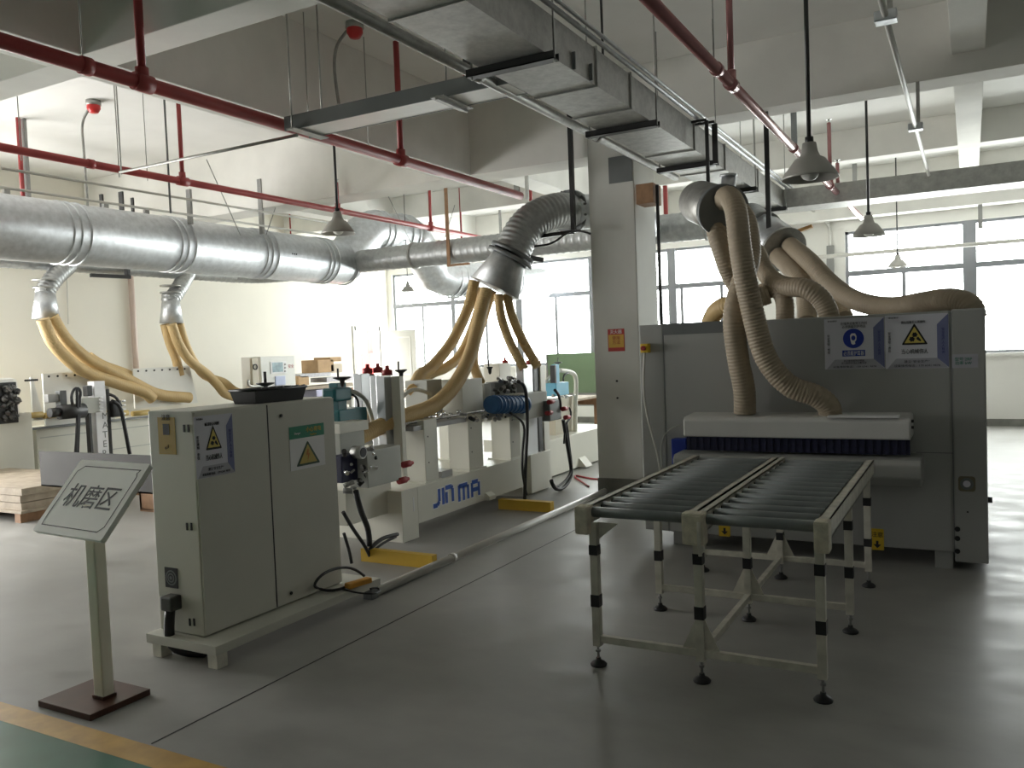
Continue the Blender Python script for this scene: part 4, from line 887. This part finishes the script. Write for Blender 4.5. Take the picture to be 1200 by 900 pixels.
# ================================================================== PROFILE SANDING MACHINE (JIN MA)
MX = -4.2
e = thing('profile_sander', 'long cream sanding machine with blue lettering behind the cabinet', 'machine', (-4.7, 6.8, 0))
b = MB()
b.box((-5.05, 5.63, 0), (MX, 5.86, .44), .006); b.box((-5.05, 5.86, .12), (MX, 7.85, .44), .006); b.box((-5.05, 7.85, .0), (MX - .05, 8.1, .44), .006); b.build('base_beam', M_cream, e)
FM = Face((MX, 0, 0), (0, 1, 0), (0, 0, 1))
def logo(y0, zc, h, wd, word):
    "block letters drawn as strokes in unit cells"
    G = {'J': [((.9, 1), (.9, .25)), ((.9, .25), (.65, .06)), ((.65, .06), (.1, .06))], 'I': [((.5, 1), (.5, 0))],
         'N': [((.12, .68), (.12, 0)), ((.0, .94), (.75, .94)), ((.75, .94), (.9, .8)), ((.9, .8), (.9, 0))],
         'M': [((.1, 1), (.1, 0)), ((.1, .94), (.85, .94)), ((.5, .9), (.5, 0)), ((.9, .9), (.9, 0))],
         'A': [((.12, .92), (.12, 0)), ((.12, .94), (.8, .94)), ((.9, .88), (.9, 0)), ((.12, .45), (.9, .45))]}
    W = {'J': .95, 'I': .45, 'N': 1, 'M': 1.25, 'A': 1.05}; tot = sum(W[c] for c in word); y = y0
    for c in word:
        cw = wd * W[c] / tot
        for m, t, l, nm in ((M_white, .058, .0012, 'logo_outline'), (M_logob, .040, .0022, 'logo_letter')):
            b = MB()
            for p, q in G[c]:
                A = V((MX + l, y + p[0] * cw * .86, zc - h / 2 + p[1] * h)); B = V((MX + l, y + q[0] * cw * .86, zc - h / 2 + q[1] * h)); d = (B - A).normalized() * (.009 if m is M_white else 0)
                b.bar(A - d, B + d, .001 + l * .5, t) if abs(d.z) < 0 else b.prism([A - d + V((0, -d.z, 0)) + (A - B).normalized().cross(V((1, 0, 0))) * t / 2, B + d + (A - B).normalized().cross(V((1, 0, 0))) * t / 2, B + d - (A - B).normalized().cross(V((1, 0, 0))) * t / 2, A - d - (A - B).normalized().cross(V((1, 0, 0))) * t / 2], V((.0008, 0, 0)))
            b.build(nm, m, e)
        y += cw
logo(6.075, .292, .15, .37, 'JIN'); logo(6.50, .268, .15, .42, 'MA')
MB().prism([V((MX - .3, 6.99, .12)), V((MX + .05, 6.99, .12)), V((MX + .05, 6.99, .16)), V((MX - .1, 6.99, .26))], V((0, .12, 0))).build('bracket', M_cream, e)
b = MB()                       # slot and bolts on the end leg
b.box((MX, 5.79, .24), (MX + .002, 5.805, .36)); b.build('white_slot', M_white, e)
# uprights in pairs
ups = [(6.03, 6.23, -4.47, MX - .02, 1.0, .42), (5.92, 6.12, -4.98, -4.75, 1.0, .42), (6.76, 7.02, -4.45, MX - .02, .97, .42), (6.62, 6.82, -5.0, -4.76, 1.0, .42), (7.58, 7.80, -4.45, MX - .02, .92, .42), (7.42, 7.62, -5.0, -4.72, .98, .42)]
for y0, y1, x0, x1, zt, zb in ups:
    u = MB().box((x0, y0, zb), (x1, y1, zt), .005).build('upright', M_cream, e)
    MB().box((x0 - .03, y0 - .03, zb + .02), (x1 + .015, y1 + .03, zb + .035)).build('mount_plate', M_cream, u)
    for z in (.62, .85): MB().cyl((x1, y0 + .05, z), (x1 + .004, y0 + .05, z), .007, 6).build('bolt', M_ink, u)
MB().box((MX - .20, 6.32, .44), (MX - .05, 6.50, .50)).build('block', M_midgrey, e)
# workpiece track of chrome parts along the top
rr = random.Random(3)
b = MB()
for k in range(46):
    y = 5.9 + k * .042; z = .98 + rr.uniform(-.02, .04); x = -4.42 + rr.uniform(-.12, .12)
    b.cyl((x, y, z - .02), (x, y, z + rr.uniform(.0, .04)), rr.uniform(.009, .02), 8)
    if k % 3 == 0: b.cyl((x - .05, y, z), (x + .06, y, z), .008, 8)
b.cyl((-4.3, 5.85, .985), (-4.3, 7.8, .985), .012, 8); b.cyl((-4.48, 5.85, .97), (-4.48, 7.8, .97), .012, 8)
t_ = b.build('clamp_track', M_chrome, e)
b = MB(); b.box((-4.56, 5.9, .915), (-4.24, 7.75, .955)); b.build('track_bed', M_midgrey, e)
# tall sanding heads
def pbox(px0, py0, px1, py1, x, dx, bev=.004):
    "box whose +x face covers the pixels, dx deep behind plane x"
    a = at(px0, py0, 'x', x); c = at(px1, py1, 'x', x); q = MB(); z0, z1 = sorted((a.z, c.z)); q.box((x - dx, a.y, z0), (x, c.y, z1), bev); return q
pbox(541, 445, 567, 494, -4.35, .30).build('head_box', M_cream, e)
pbox(568, 450, 577, 492, -4.40, .25).build('head_box', M_creamd, e)
pbox(585, 426, 599, 446, -4.55, .2).build('head_box', M_cream, e)
pbox(497, 447, 508, 460, -4.6, .2).build('head_box', M_cream, e)
b = MB(); a = at(500, 447, 'x', -4.5); c = at(520, 500, 'x', -4.5)
b.prism([V((-4.5, a.y, 1.06)), V((-4.5, c.y, 1.0)), V((-4.5, c.y, 1.16)), V((-4.5, a.y + .25, 1.33)), V((-4.5, a.y, 1.33))], V((-.25, 0, 0))); b.build('slanted_guard', M_creamd, e)
# teal motors with column, handwheel and curved pipe
def teal_unit(pxm, dy, x, m, name='slide_motor'):
    q = pbox(pxm[0], pxm[1], pxm[2], pxm[3], x, .18, .01); q = q.build(name, m, e); return q
t1 = teal_unit((397, 481, 431, 497), 0, -4.45, M_teal)
t2 = teal_unit((521, 467, 551, 482), 0, -4.6, M_teal)
for (a_, c_, x, mm, tt_) in (((395, 449, 407, 481), None, -4.5, M_teal, t1), ((527, 446, 535, 467), None, -4.65, M_blacksteel, t2)):
    pbox(*a_, x, .09).build('slide_column', mm, tt_)
q = pbox(392, 455, 413, 469, -4.47, .14, .02).build('gear_housing', M_teal, t1)
def hand(px, py, x, parent, s=.07):
    p = at(px, py, 'x', x); b = MB(); b.lathe(p, [(.01, -.05), (.018, -.03), (.02, 0), (s, .018), (s + .006, .026), (s - .01, .03), (.01, .012)], 16); b.cyl(p + V((s * .1, -s * .8, .02)), p + V((s * .1, -s * .8, .10)), .008, 8); b.build('handwheel', M_blacksteel, parent)
hand(401, 446, -4.45, t1); hand(470, 437, -4.3, e, .05); 
for L, par in ((((407, 457), (420, 461), (430, 470), (436, 490), (438, 500)), t1), (((535, 448), (546, 447), (554, 454), (559, 466), (561, 478)), t2), (((468, 470), (480, 457), (492, 457), (505, 462)), e)):
    b = MB(); b.tube([at(px, py, 'x', -4.5) for px, py in L], .018); b.build('curved_pipe', M_creamd, par)
for L, par in ((((410, 462), (418, 462), (421, 470), (420, 480)), t1), (((536, 455), (543, 454), (544, 460), (543, 466)), t2)):
    b = MB(); b.tube([at(px, py, 'x', -4.52) for px, py in L], .010); b.build('short_cable', M_black, par)
# aluminium columns with red knobs (near end)
cols = [(423, 438, 437, 520, -4.62, M_alu), (437, 438, 443, 520, -4.60, M_blacksteel), (443, 440, 450, 545, -4.45, M_alu), (450, 441, 463, 548, -4.35, M_alu), (463, 442, 469, 545, -4.36, M_blacksteel), (468, 441, 478, 560, -4.25, M_cream)]
for x0_, y0_, x1_, y1_, x, m in cols: pbox(x0_, y0_, x1_, y1_, x, .09).build('lift_column' if m is not M_cream else 'column_cover', m, e)
for px, py, x in ((431, 438, -4.65), (443, 437, -4.6), (454, 440, -4.4)):
    p = at(px, py, 'x', x); b = MB(); b.lathe(p, [(.001, 0), (.045, 0), (.045, .045), (.018, .055), (.016, .085), (.001, .085)], 14); b.build('red_knob', M_redcap, e)
# near end grey box, camera style blower, connectors
pbox(430, 529, 471, 562, -4.12, .18, .006).build('terminal_box', M_creamd, e)
p = at(422, 530, 'x', -4.15); b = MB(); b.cyl(p - V((.06, 0, 0)), p + V((.03, 0, 0)), .05, 20); m0 = b.build('motor_ring', M_galvd, e); MB().cyl(p + V((.03, 0, 0)), p + V((.034, 0, 0)), .037, 20).build('motor_face', M_ink, m0)
pbox(400, 535, 420, 562, -4.2, .12, .01).build('motor_block', M_navy, e)
for k in range(22):
    p = at(402 + rr.uniform(0, 34), rr.uniform(527, 578), 'x', -4.16); MB().cyl(p, p + V((rr.uniform(.02, .06), rr.uniform(-.04, .04), rr.uniform(-.04, .04))), rr.uniform(.008, .022), 8).build('fitting', (M_midgrey, M_blacksteel, M_chrome)[k % 3], e)
for px, py in ((476, 544), (471, 563)):
    p = at(px, py, 'x', -4.12); b = MB(); b.cyl(p - V((0, .04, 0)), p + V((0, .05, 0)), .028, 10); b.cyl(p + V((0, .05, 0)), p + V((0, .09, 0)), .016, 8); b.build('red_plug', M_redcap, e)
pbox(398, 502, 428, 528, -4.3, .5, .006).build('end_housing', M_creamd, e)
pbox(398, 497, 432, 503, -4.28, .5, .002).build('end_housing_top', M_cream, e)
pbox(405, 575, 460, 600, -4.35, .4, .006).build('end_shelf', M_cream, e)
# mid: blue motor, chrome cluster
p0 = at(575, 474, 'x', -4.1); p1 = at(611, 474, 'x', -4.1)
b = MB(); b.cyl(p0, p1, .085, 22); b.cyl(p1, p1 + V((0, .05, 0)), .095, 22)
for k in range(7): b.cyl(p0 + (p1 - p0) * (.1 + .12 * k), p0 + (p1 - p0) * (.13 + .12 * k), .092, 22)
b.build('blue_motor', M_blue, e)
pbox(580, 448, 612, 463, -4.40, .12, .01).build('valve_block', M_dkgrey, e)
for k in range(34):
    p = at(580 + rr.uniform(0, 32), rr.uniform(442, 462), 'x', -4.34 + rr.uniform(-.05, .06)); MB().cyl(p, p + V((rr.uniform(-.05, .05), rr.uniform(-.06, .06), rr.uniform(-.04, .04))), rr.uniform(.01, .022), 8).build('fitting', (mat('dull_chrome', (.35, .35, .36), .3, .9, .3, 30), M_blacksteel)[k % 2], e)
for k in range(26):
    p = at(540 + rr.uniform(0, 60), rr.uniform(484, 494), 'x', -4.2 + rr.uniform(-.05, .06)); MB().cyl(p, p + V((rr.uniform(-.05, .03), rr.uniform(-.05, .05), rr.uniform(-.03, .05))), rr.uniform(.010, .020), 8).build('fitting', (M_chrome, M_midgrey, M_blacksteel)[k % 3], e)
hand(574, 433, -4.5, e, .03); p = at(592, 426, 'x', -4.6); b = MB(); b.lathe(p, [(.001, 0), (.035, 0), (.035, .035), (.014, .04), (.012, .07), (.001, .07)], 12); b.build('red_knob', M_redcap, e)
# second stand at the gap end
b = MB(); b.box((-4.34, 7.95, .02), (-4.185, 8.45, .44), .006); b.build('stand_box', M_cream, e)
pbox(616, 487, 631, 532, -4.2, .09).build('lift_column', M_alu, e); pbox(631, 487, 637, 530, -4.21, .09).build('lift_column', M_blacksteel, e); pbox(637, 485, 645, 532, -4.2, .12).build('column_cover', M_cream, e)
pbox(613, 462, 642, 487, -4.08, .22, .008).build('gear_box', M_creamd, e)
pbox(613, 428, 625, 461, -4.2, .09).build('lift_column', M_alu, e); pbox(625, 429, 633, 461, -4.2, .09).build('lift_column', M_blacksteel, e); pbox(633, 428, 640, 461, -4.18, .1).build('column_cover', M_cream, e)
for px, py, x in ((621, 427, -4.25), (630, 427, -4.3)):
    p = at(px, py, 'x', x); b = MB(); b.lathe(p, [(.001, 0), (.04, 0), (.04, .04), (.016, .05), (.014, .08), (.001, .08)], 14); b.build('red_knob', M_redcap, e)
pbox(644, 470, 658, 491, -4.0, .1, .008).build('valve_block', M_dkgrey, e)
for px, py in ((645, 471), (643, 484), (661, 479), (664, 489)):
    p = at(px, py, 'x', -3.97); b = MB(); b.cyl(p - V((0, .04, 0)), p + V((0, .05, 0)), .026, 10); b.cyl(p + V((0, .05, 0)), p + V((0, .09, 0)), .014, 8); b.build('red_plug', M_redcap, e)
for L, r in ((((607, 447), (614, 450), (617, 465), (618, 500), (616, 540), (615, 585)), .018), (((598, 484), (608, 490), (615, 500), (613, 520), (612, 550), (617, 580)), .013), (((650, 457), (655, 462), (657, 472), (657, 480)), .016),
             (((660, 492), (663, 510), (668, 540), (670, 555), (664, 568), (655, 574), (648, 570), (646, 563)), .022), (((667, 478), (670, 482), (669, 490), (663, 496), (661, 520)), .012), (((664, 495), (668, 530), (670, 550), (662, 564), (650, 572)), .014)):
    b = MB(); b.tube([at(px, py, 'x', -4.0) for px, py in L], r); b.build('black_cable', M_black, e)
for L, r in ((((417, 575), (423, 600), (432, 620), (433, 640)), .022), (((402, 600), (415, 622), (428, 640), (435, 655)), .014), (((403, 625), (409, 645), (412, 660)), .012), (((432, 645), (445, 632), (458, 628), (466, 626)), .016), (((434, 648), (450, 636), (464, 629)), .010)):
    b = MB(); b.tube([at(px, py, 'x', -4.08) for px, py in L], r); b.build('black_cable', M_black, e)

# far half of the line: second base
e = thing('profile_sander', 'farther cream half of the sanding line with light blue motor near the pillar', 'machine', (-5.0, 10.2, 0))
b = MB(); b.prism([V((-4.5, 9.0, .02)), V((-4.5, 10.75, .02)), V((-4.5, 11.1, .20)), V((-4.5, 11.1, .46)), V((-4.5, 9.0, .46))], V((-.9, 0, 0))); b.build('base_beam', M_cream, e, bevel=.005)
for p_ in ((650, 467, 677, 517), ): pbox(*p_, -4.7, .4).build('tan_cabinet', mat('tan_enamel', (.50, .46, .36), .5), e)
b = MB(); b.prism([V((-4.5, 9.9, .02)), V((-4.4, 9.9, .02)), V((-4.5, 9.9, .14))], V((0, .2, 0))); b.build('bracket', M_cream, e)
b = MB(); b.tube([at(674, 515, 'x', -4.65), at(674.5, 470, 'x', -4.65), at(675, 442, 'x', -4.65), at(668, 436, 'x', -4.65), at(655, 434, 'x', -4.65)], .03); b.build('pipe_arch', M_cream, e)
b = MB(); b.tube([at(640, 448, 'x', -4.8), at(646, 440, 'x', -4.8), at(653, 436, 'x', -4.8)], .022); b.build('pipe_arch', M_creamd, e)
pbox(651, 427, 656, 450, -4.6, .06).build('slide_column', M_ltblue, e); pbox(650, 428, 652.5, 449, -4.58, .07).build('slide_rail', M_blacksteel, e)
pbox(652, 449, 667, 462, -4.55, .16, .01).build('light_blue_motor', M_ltblue, e)
p = at(654, 425, 'x', -4.62); b = MB(); b.lathe(p, [(.01, -.02), (.05, .0), (.05, .01), (.01, .01)], 12); b.cyl(p, p + V((0, 0, .07)), .006, 6); b.build('handwheel', M_dkgrey, e)
b = MB()
for k in range(10):
    p = at(645 + rr.uniform(0, 30), rr.uniform(461, 467), 'x', -4.6); b.cyl(p, p + V((0, rr.uniform(.03, .1), 0)), .012, 8)
b.build('air_fittings', M_galvd, e)
b = MB(); b.tube([at(660, 447, 'x', -4.5), at(661, 440, 'x', -4.5), at(666, 437, 'x', -4.5)], .012); b.build('black_cable', M_black, e)
# yellow skids
tag(MB().box((-4.16, 5.02, .0), (-3.49, 5.08, .10), .003).build('floor_guard', M_yellow), 'yellow steel channel on the floor just behind the cabinet plinth', 'channel')
tag(MB().box((-4.16, 7.17, .0), (-3.58, 7.25, .10), .003).build('floor_guard', M_yellow), 'yellow steel channel on the floor under the blue lettering', 'channel')
# hoses of the JIN MA line
G1 = 'tan dust hoses under the ribbed elbow'
Kx = lambda L: [at(px, py, 'y', y) for px, py, y in L]
HO = [(((556, 330, 7.9), (548, 362, 7.8), (530, 400, 7.5), (506, 430, 7.1), (492, 440, 6.8), (484, 458, 6.5)), .062, 'leftmost tan hose, bent at its elbow above the grey columns'),
      (((566, 338, 8.0), (556, 378, 8.0), (540, 415, 7.8), (522, 431, 7.5), (502, 440, 7.2), (490, 462, 6.9)), .055, 'tan hose curling behind the leftmost hose'),
      (((570, 340, 7.7), (562, 372, 7.55), (551, 415, 7.2), (535, 448, 6.8), (510, 474, 6.4), (478, 487, 6.0), (450, 498, 5.7), (420, 512, 5.4)), .072, 'long tan hose sweeping forward to the near end of the machine'),
      (((577, 341, 8.0), (566, 375, 8.0), (556, 410, 7.8), (556, 430, 7.6), (563, 448, 7.5)), .052, 'short tan hose dropping into the cream head box'),
      (((584, 345, 7.9), (587, 370, 7.9), (597, 400, 7.9), (614, 432, 7.9)), .052, 'left one of the two tan hoses falling to the right stand'),
      (((594, 345, 8.0), (600, 370, 8.0), (612, 398, 8.0), (630, 430, 8.0)), .052, 'right one of the two tan hoses falling to the right stand')]
for L, r, lab in HO: hose(Kx(L), r, M_hose, lab, G1)
# PVC pipe on the floor
e = thing('floor_pipe', 'white plastic pipe lying along the floor from cabinet to pillar', 'pipe', (-3.46, 6.3, 0))
MB().cyl((-3.47, 4.33, .03), (-3.47, 8.9, .03), .03, 16).build('pipe', M_pvc, e)
MB().cyl((-3.47, yof(530, -3.47, .03) - .02, .03), (-3.47, yof(530, -3.47, .03) + .02, .03), .036, 16).build('coupling', M_pvc, e)
tag(MB().tube([at(690, 570, 'z', .01), (-4.3, 9.3, .01), (-3.9, 9.1, .01), (-3.3, 9.3, .01)], .01).build('air_hose', M_redcap), 'thin red air hose on the floor left of the pillar', 'hose')

# ================================================================== REAR MACHINE LINE at the left wall
LX = -10.75
e = thing('edge_profiler', 'cream rear machine line below the two drop hoods at left', 'machine', (LX - .4, 8, 0))
b = MB(); b.box((LX - .75, 6.55, .12), (LX, 10.0, .78), .01); b.box((LX - .72, 6.7, 0), (LX - .1, 9.8, .12)); b.build('base_beam', M_cream, e)
b = MB()
for z in (.66, .38): b.box((LX, 6.6, z), (LX + .006, 9.95, z + .012))
b.build('ledge', M_creamd, e)
b = MB(); b.box((LX - .8, 5.3, .12), (LX + .10, 6.45, 1.02), .02); b.build('front_module', M_cream, e)
lx = LX
def lpanel(px0, py0, px1, py1, x=LX, slant=0):
    a = at(px0, py0, 'x', x); c = at(px1, py1, 'x', x)
    q = MB(); q.prism([V((x, a.y + slant, c.z)), V((x, c.y, c.z)), V((x, c.y - .12, a.z)), V((x, a.y, a.z))], V((-.03, 0, 0)))
    o = q.build('guard_panel', M_wall if False else mat('light_panel', (.72, .72, .68), .5, var=.03), e)
    n_ = 7
    for k in range(n_):
        y = a.y + .08 + (c.y - a.y - .3) * k / (n_ - 1); MB().cyl((x, y, a.z - .04), (x + .006, y, a.z - .04), .015, 8).build('bolt', M_ink, o)
    return o
lpanel(50, 438, 136, 493); lpanel(156, 432, 232, 472); lpanel(36, 442, 52, 492)
b = MB()
for k in range(9): 
    p = at(25 + 26 * k, 488 - .6 * k, 'x', LX + .03); b.cyl(p, p + V((0, .28, 0)), .04, 10)
b.build('feed_rollers', mat('amber_wheel', (.52, .38, .13), .5), e)
b = MB(); pa = at(8, 512 - 12, 'x', LX + .04); b.bar((LX + .04, 6.4, .80), (LX + .04, 10, .80), .05, .03); b.build('guide_rail', M_dkgrey, e)
# big rounded housing at the left edge with dark works
rh = pbox(-14, 444, 26, 501, LX + .10, .5, .07).build('round_housing', mat('light_panel', (.72, .72, .68), .5), e)
pbox(-8, 449, 22, 495, LX + .105, .02, .004).build('dark_recess', M_blacksteel, rh)
for k in range(30):
    p = at(rr.uniform(3, 20), rr.uniform(452, 492), 'x', LX + .11); MB().cyl(p, p + V((rr.uniform(.01, .05), rr.uniform(-.05, .05), rr.uniform(-.04, .04))), rr.uniform(.02, .045), 10).build('spindle', mat('oily_steel', (.12, .12, .12), .35, .6, .3, 20), rh)
# head with black motor and lettered white column
x = LX + .55
b = pbox(110, 447, 128, 535, x, .14); hc = b.build('lettered_column', mat('bright_white_enamel', (.78, .78, .80), .5), e)
for k, ch in enumerate('MATER'):
    p = at(123.5 - .3, 487 + k * 11, 'x', x + .001); txt(ch, p, (0, 1, 0), (0, 0, 1), .125, M_dkgrey, hc, 'letter')
pbox(104, 484, 110, 535, x, .08).build('black_column', M_blacksteel, e); pbox(128, 456, 131, 535, x, .05).build('edge_strip', M_blacksteel, e)
pbox(97, 467, 117, 483, x + .06, .16).build('drive_box', M_creamd, e)
p0 = at(58, 484, 'x', x + .05); p1 = at(98, 481, 'x', x + .05)
b = MB(); b.cyl(p0, p0.lerp(p1, .3), .06, 14); b.cyl(p0.lerp(p1, .28), p1, .095, 18); b.build('black_motor', M_blacksteel, e)
pbox(70, 458, 79, 478, x + .02, .1).build('motor_bracket', M_dkgrey, e); pbox(56, 462, 70, 471, x, .1, .02).build('grey_motor', M_midgrey, e)
pbox(102, 452, 109, 464, x + .02, .1, .01).build('cylinder_head', M_blacksteel, e)
pbox(132, 470, 143, 488, x + .05, .12).build('valve_block', M_blacksteel, e)
b = MB()
for k in range(5): p = at(143, 470 + k * 5, 'x', x + .08); b.cyl(p, p + V((0, .05, 0)), .014, 8); p = at(116, 466 + k * 4, 'x', x + .08); b.cyl(p, p + V((0, .05, 0)), .012, 8)
b.build('white_fittings', M_white, e)
for L, r in ((((85, 474), (83, 462), (90, 452), (96, 460), (92, 470)), .018), (((90, 455), (91, 480), (90, 510), (88, 540)), .02), (((94, 465), (93, 490), (92, 520), (91, 540)), .014), (((131, 470), (138, 472), (142, 480), (146, 500), (152, 532)), .026), (((128, 462), (136, 466), (142, 476)), .02)):
    b = MB(); b.tube([at(px, py, 'x', x + .12) for px, py in L], r); b.build('black_cable', M_black, e)
# hoses
G2 = 'tan dust hoses of the rear line'
HX = [(((50, 374), (62, 402), (84, 425), (103, 437), (140, 450), (168, 459), (179, 468)), .085, 'lowest tan hose from the left drop hood', LX + .15),
      (((61, 371), (76, 396), (95, 415), (115, 428), (150, 445), (185, 462), (222, 466)), .085, 'long tan hose from the left drop hood reaching farthest right', LX + .1),
      (((104, 418), (120, 428), (145, 437), (165, 446), (185, 456)), .075, 'tan hose half hidden behind the pair from the left drop hood', LX - .1),
      (((193, 380), (199, 402), (206, 420), (211, 440)), .07, 'short straight tan hose under the right drop hood', LX - .05),
      (((201, 380), (209, 402), (222, 422), (242, 438), (256, 452), (265, 462), (290, 468), (300, 472)), .075, 'middle tan hose under the right drop hood, curling right', LX + .15),
      (((210, 379), (216, 400), (226, 422), (240, 440), (262, 448), (275, 458), (292, 463), (306, 466)), .070, 'right tan hose under the right drop hood', LX)]
for L, r, lab, xx in HX: hose([at(px, py, 'x', xx) for px, py in L], r, M_hose, lab, G2)
# control console
x = -10.35
e = thing('control_console', 'light grey control console with screen by the left wall', 'console', (x - .3, 10.6, .95))
a = at(305, 418, 'x', x); c = at(347, 455, 'x', x)
MB().box((x - .45, a.y, .95), (x, c.y, a.z), .01).build('body', mat('light_panel', (.72, .72, .68), .5), e)
MB().box((x - .42, a.y + .1, 0), (x - .05, c.y - .1, .95)).build('pedestal', M_cream, e)
pbox(295, 420, 304, 452, x + .03, .05).build('side_plate', mat('tan_enamel', (.50, .46, .36), .5), e)
p = at(299, 430, 'x', x + .034); b = MB(); b.lathe(p, [(.05, 0), (.05, .01), (.035, .01), (.035, 0)], 18, 'x'); b.build('ring_mark', M_ink, e)
s = pbox(317, 424, 336, 437, x + .012, .012, .002).build('screen_bezel', M_white, e); pbox(319, 425, 332, 435.5, x + .014, .004, 0).build('screen', M_screen, s)
b = MB()
for k in range(3): p = at(334, 427 + 4 * k, 'x', x + .014); b.cyl(p, p + V((.008, 0, 0)), .018, 10)
b.build('button', M_midgrey, s)
pbox(323, 441, 335, 451, x + .02, .03, .01).build('pendant_box', M_ltblue if False else mat('pale_blue_plastic', (.45, .5, .68), .5), e)
txt('安全', at(341, 429, 'x', x + .003), (0, 1, 0), (0, 0, 1), .07, M_redpost, e)
e = thing('tap_fitting', 'small bent steel tap left of the control console', 'fitting', at(292, 448, 'x', -10.3))
b = MB(); b.tube([at(291, 445, 'x', -10.3), at(290, 452, 'x', -10.3), at(297, 453, 'x', -10.3), at(307, 452, 'x', -10.3)], .02); b.build('pipe', M_galvd, e)
# teal part behind basket
e = thing('slide_motor', 'dark teal adjuster with handwheel rising behind the black basket', 'machine part', (-5.2, 5.0, 0))
a = at(302, 456, 'x', -5.0); b = MB(); b.box((-5.1, a.y, 1.25), (-4.95, a.y + .22, a.z)); b.build('body', M_teal, e); b = MB(); b.box((-5.08, a.y + .05, 0), (-4.98, a.y + .15, 1.25)); b.build('post', M_cream, e)
p = at(311, 450, 'x', -5.0); b = MB(); b.lathe(p, [(.01, -.03), (.018, -.02), (.07, .0), (.076, .01), (.01, .012)], 14); b.cyl(p, p + V((0, 0, .10)), .012, 8); b.build('handwheel', M_blacksteel, e)

# ================================================================== BACKGROUND CLUTTER
def tablething(name, label, x0, y0, x1, y1, zt, m_top, m_leg, t=.04):
    q = thing(name, label, 'table', ((x0 + x1) / 2, (y0 + y1) / 2, 0))
    MB().box((x0, y0, zt - t), (x1, y1, zt), .004).build('top', m_top, q)
    for x in (x0 + .06, x1 - .06):
        for y in (y0 + .06, y1 - .06): MB().box((x - .03, y - .03, 0), (x + .03, y + .03, zt - t)).build('leg', m_leg, q)
    for y in (y0 + .06, y1 - .06): MB().box((x0 + .06, y - .015, zt - .16), (x1 - .06, y + .015, zt - t)).build('apron', m_leg, q)
    return q
tablething('work_table', 'wooden work table half hidden by the pillar at left', -7.1, 12.3, -5.6, 13.3, .74, M_wood, M_wood2)
tablething('packing_table', 'cluttered long packing table near the open door', -11.2, 11.9, -9.9, 14.2, .85, M_wood, M_pvc)
def small(name, label, cat, a, c, m, group=None, bev=.01): return tag(MB().box(a, c, bev).build(name, m), label, cat, group)
x = -10.4
for i, (px0, py0, px1, py1, m, nm, lab, cat) in enumerate((
    (383, 440, 418, 448, M_paperstack, 'sheet_stack', 'pale stack of sheets in the middle of the packing table', 'stack'),
    (352, 436, 388, 443, M_paperstack, 'sheet_stack', 'untidy flat stack of sheets left on the packing table', 'stack'),
    (373, 421, 391, 437, M_card, 'cardboard_box', 'left brown cardboard box near the open door', 'box'),
    (387, 418, 400, 424, M_card, 'cardboard_box', 'small brown cardboard flap box on the right of its larger neighbour', 'box'),
    (388, 426, 401, 437, mat('pale_card', (.62, .53, .42), .8), 'cardboard_box', 'pale cardboard box under the small brown one', 'box'),
    (350, 440, 362, 452, M_card, 'cardboard_box', 'low tan box beside the control console', 'box'))):
    a = at(px0, py1, 'x', x); c = at(px1, py0, 'x', x)
    small(nm, lab, cat, (x - .4, a.y, a.z), (x, c.y, c.z), m)
tag(MB().box((x - .5, at(352, 450, 'x', x).y, 1.0), (x - .02, at(420, 450, 'x', x).y, 1.055)).box((x - .5, at(352, 450, 'x', x).y, .85), (x - .4, at(420, 450, 'x', x).y, 1.0)).build('shelf_board', M_wood), 'pale shelf board raised over the packing table', 'shelf')
small('tool_case', 'lilac grey case lying on the packing table below the shelf', 'case', (x - .3, at(370, 460, 'x', x).y, .86), (x + .02, at(392, 460, 'x', x).y, .985), mat('lilac_plastic', (.45, .45, .62), .5))
small('wood_block', 'brown wooden block on the packing table near the grey columns', 'block', (x - .3, at(402, 460, 'x', x).y, .86), (x + .02, at(420, 460, 'x', x).y, .96), M_wood2)
# green film sheet at the left window
a = at(640, 415, 'y', 14.6); c = at(700, 460, 'y', 14.6)
e = thing('film_screen', 'pale green translucent sheet standing before the left window', 'screen', ((a.x + c.x) / 2, 14.6, 0))
MB().box((a.x, 14.6, c.z), (c.x + .3, 14.61, a.z)).build('sheet', M_film, e)
b = MB(); b.box((a.x, 14.58, .0), (a.x + .03, 14.63, a.z)); b.box((c.x + .27, 14.58, 0), (c.x + .3, 14.63, a.z)); b.box((a.x, 14.58, c.z - .25), (c.x + .3, 14.63, c.z)); b.build('stand', M_midgrey, e)
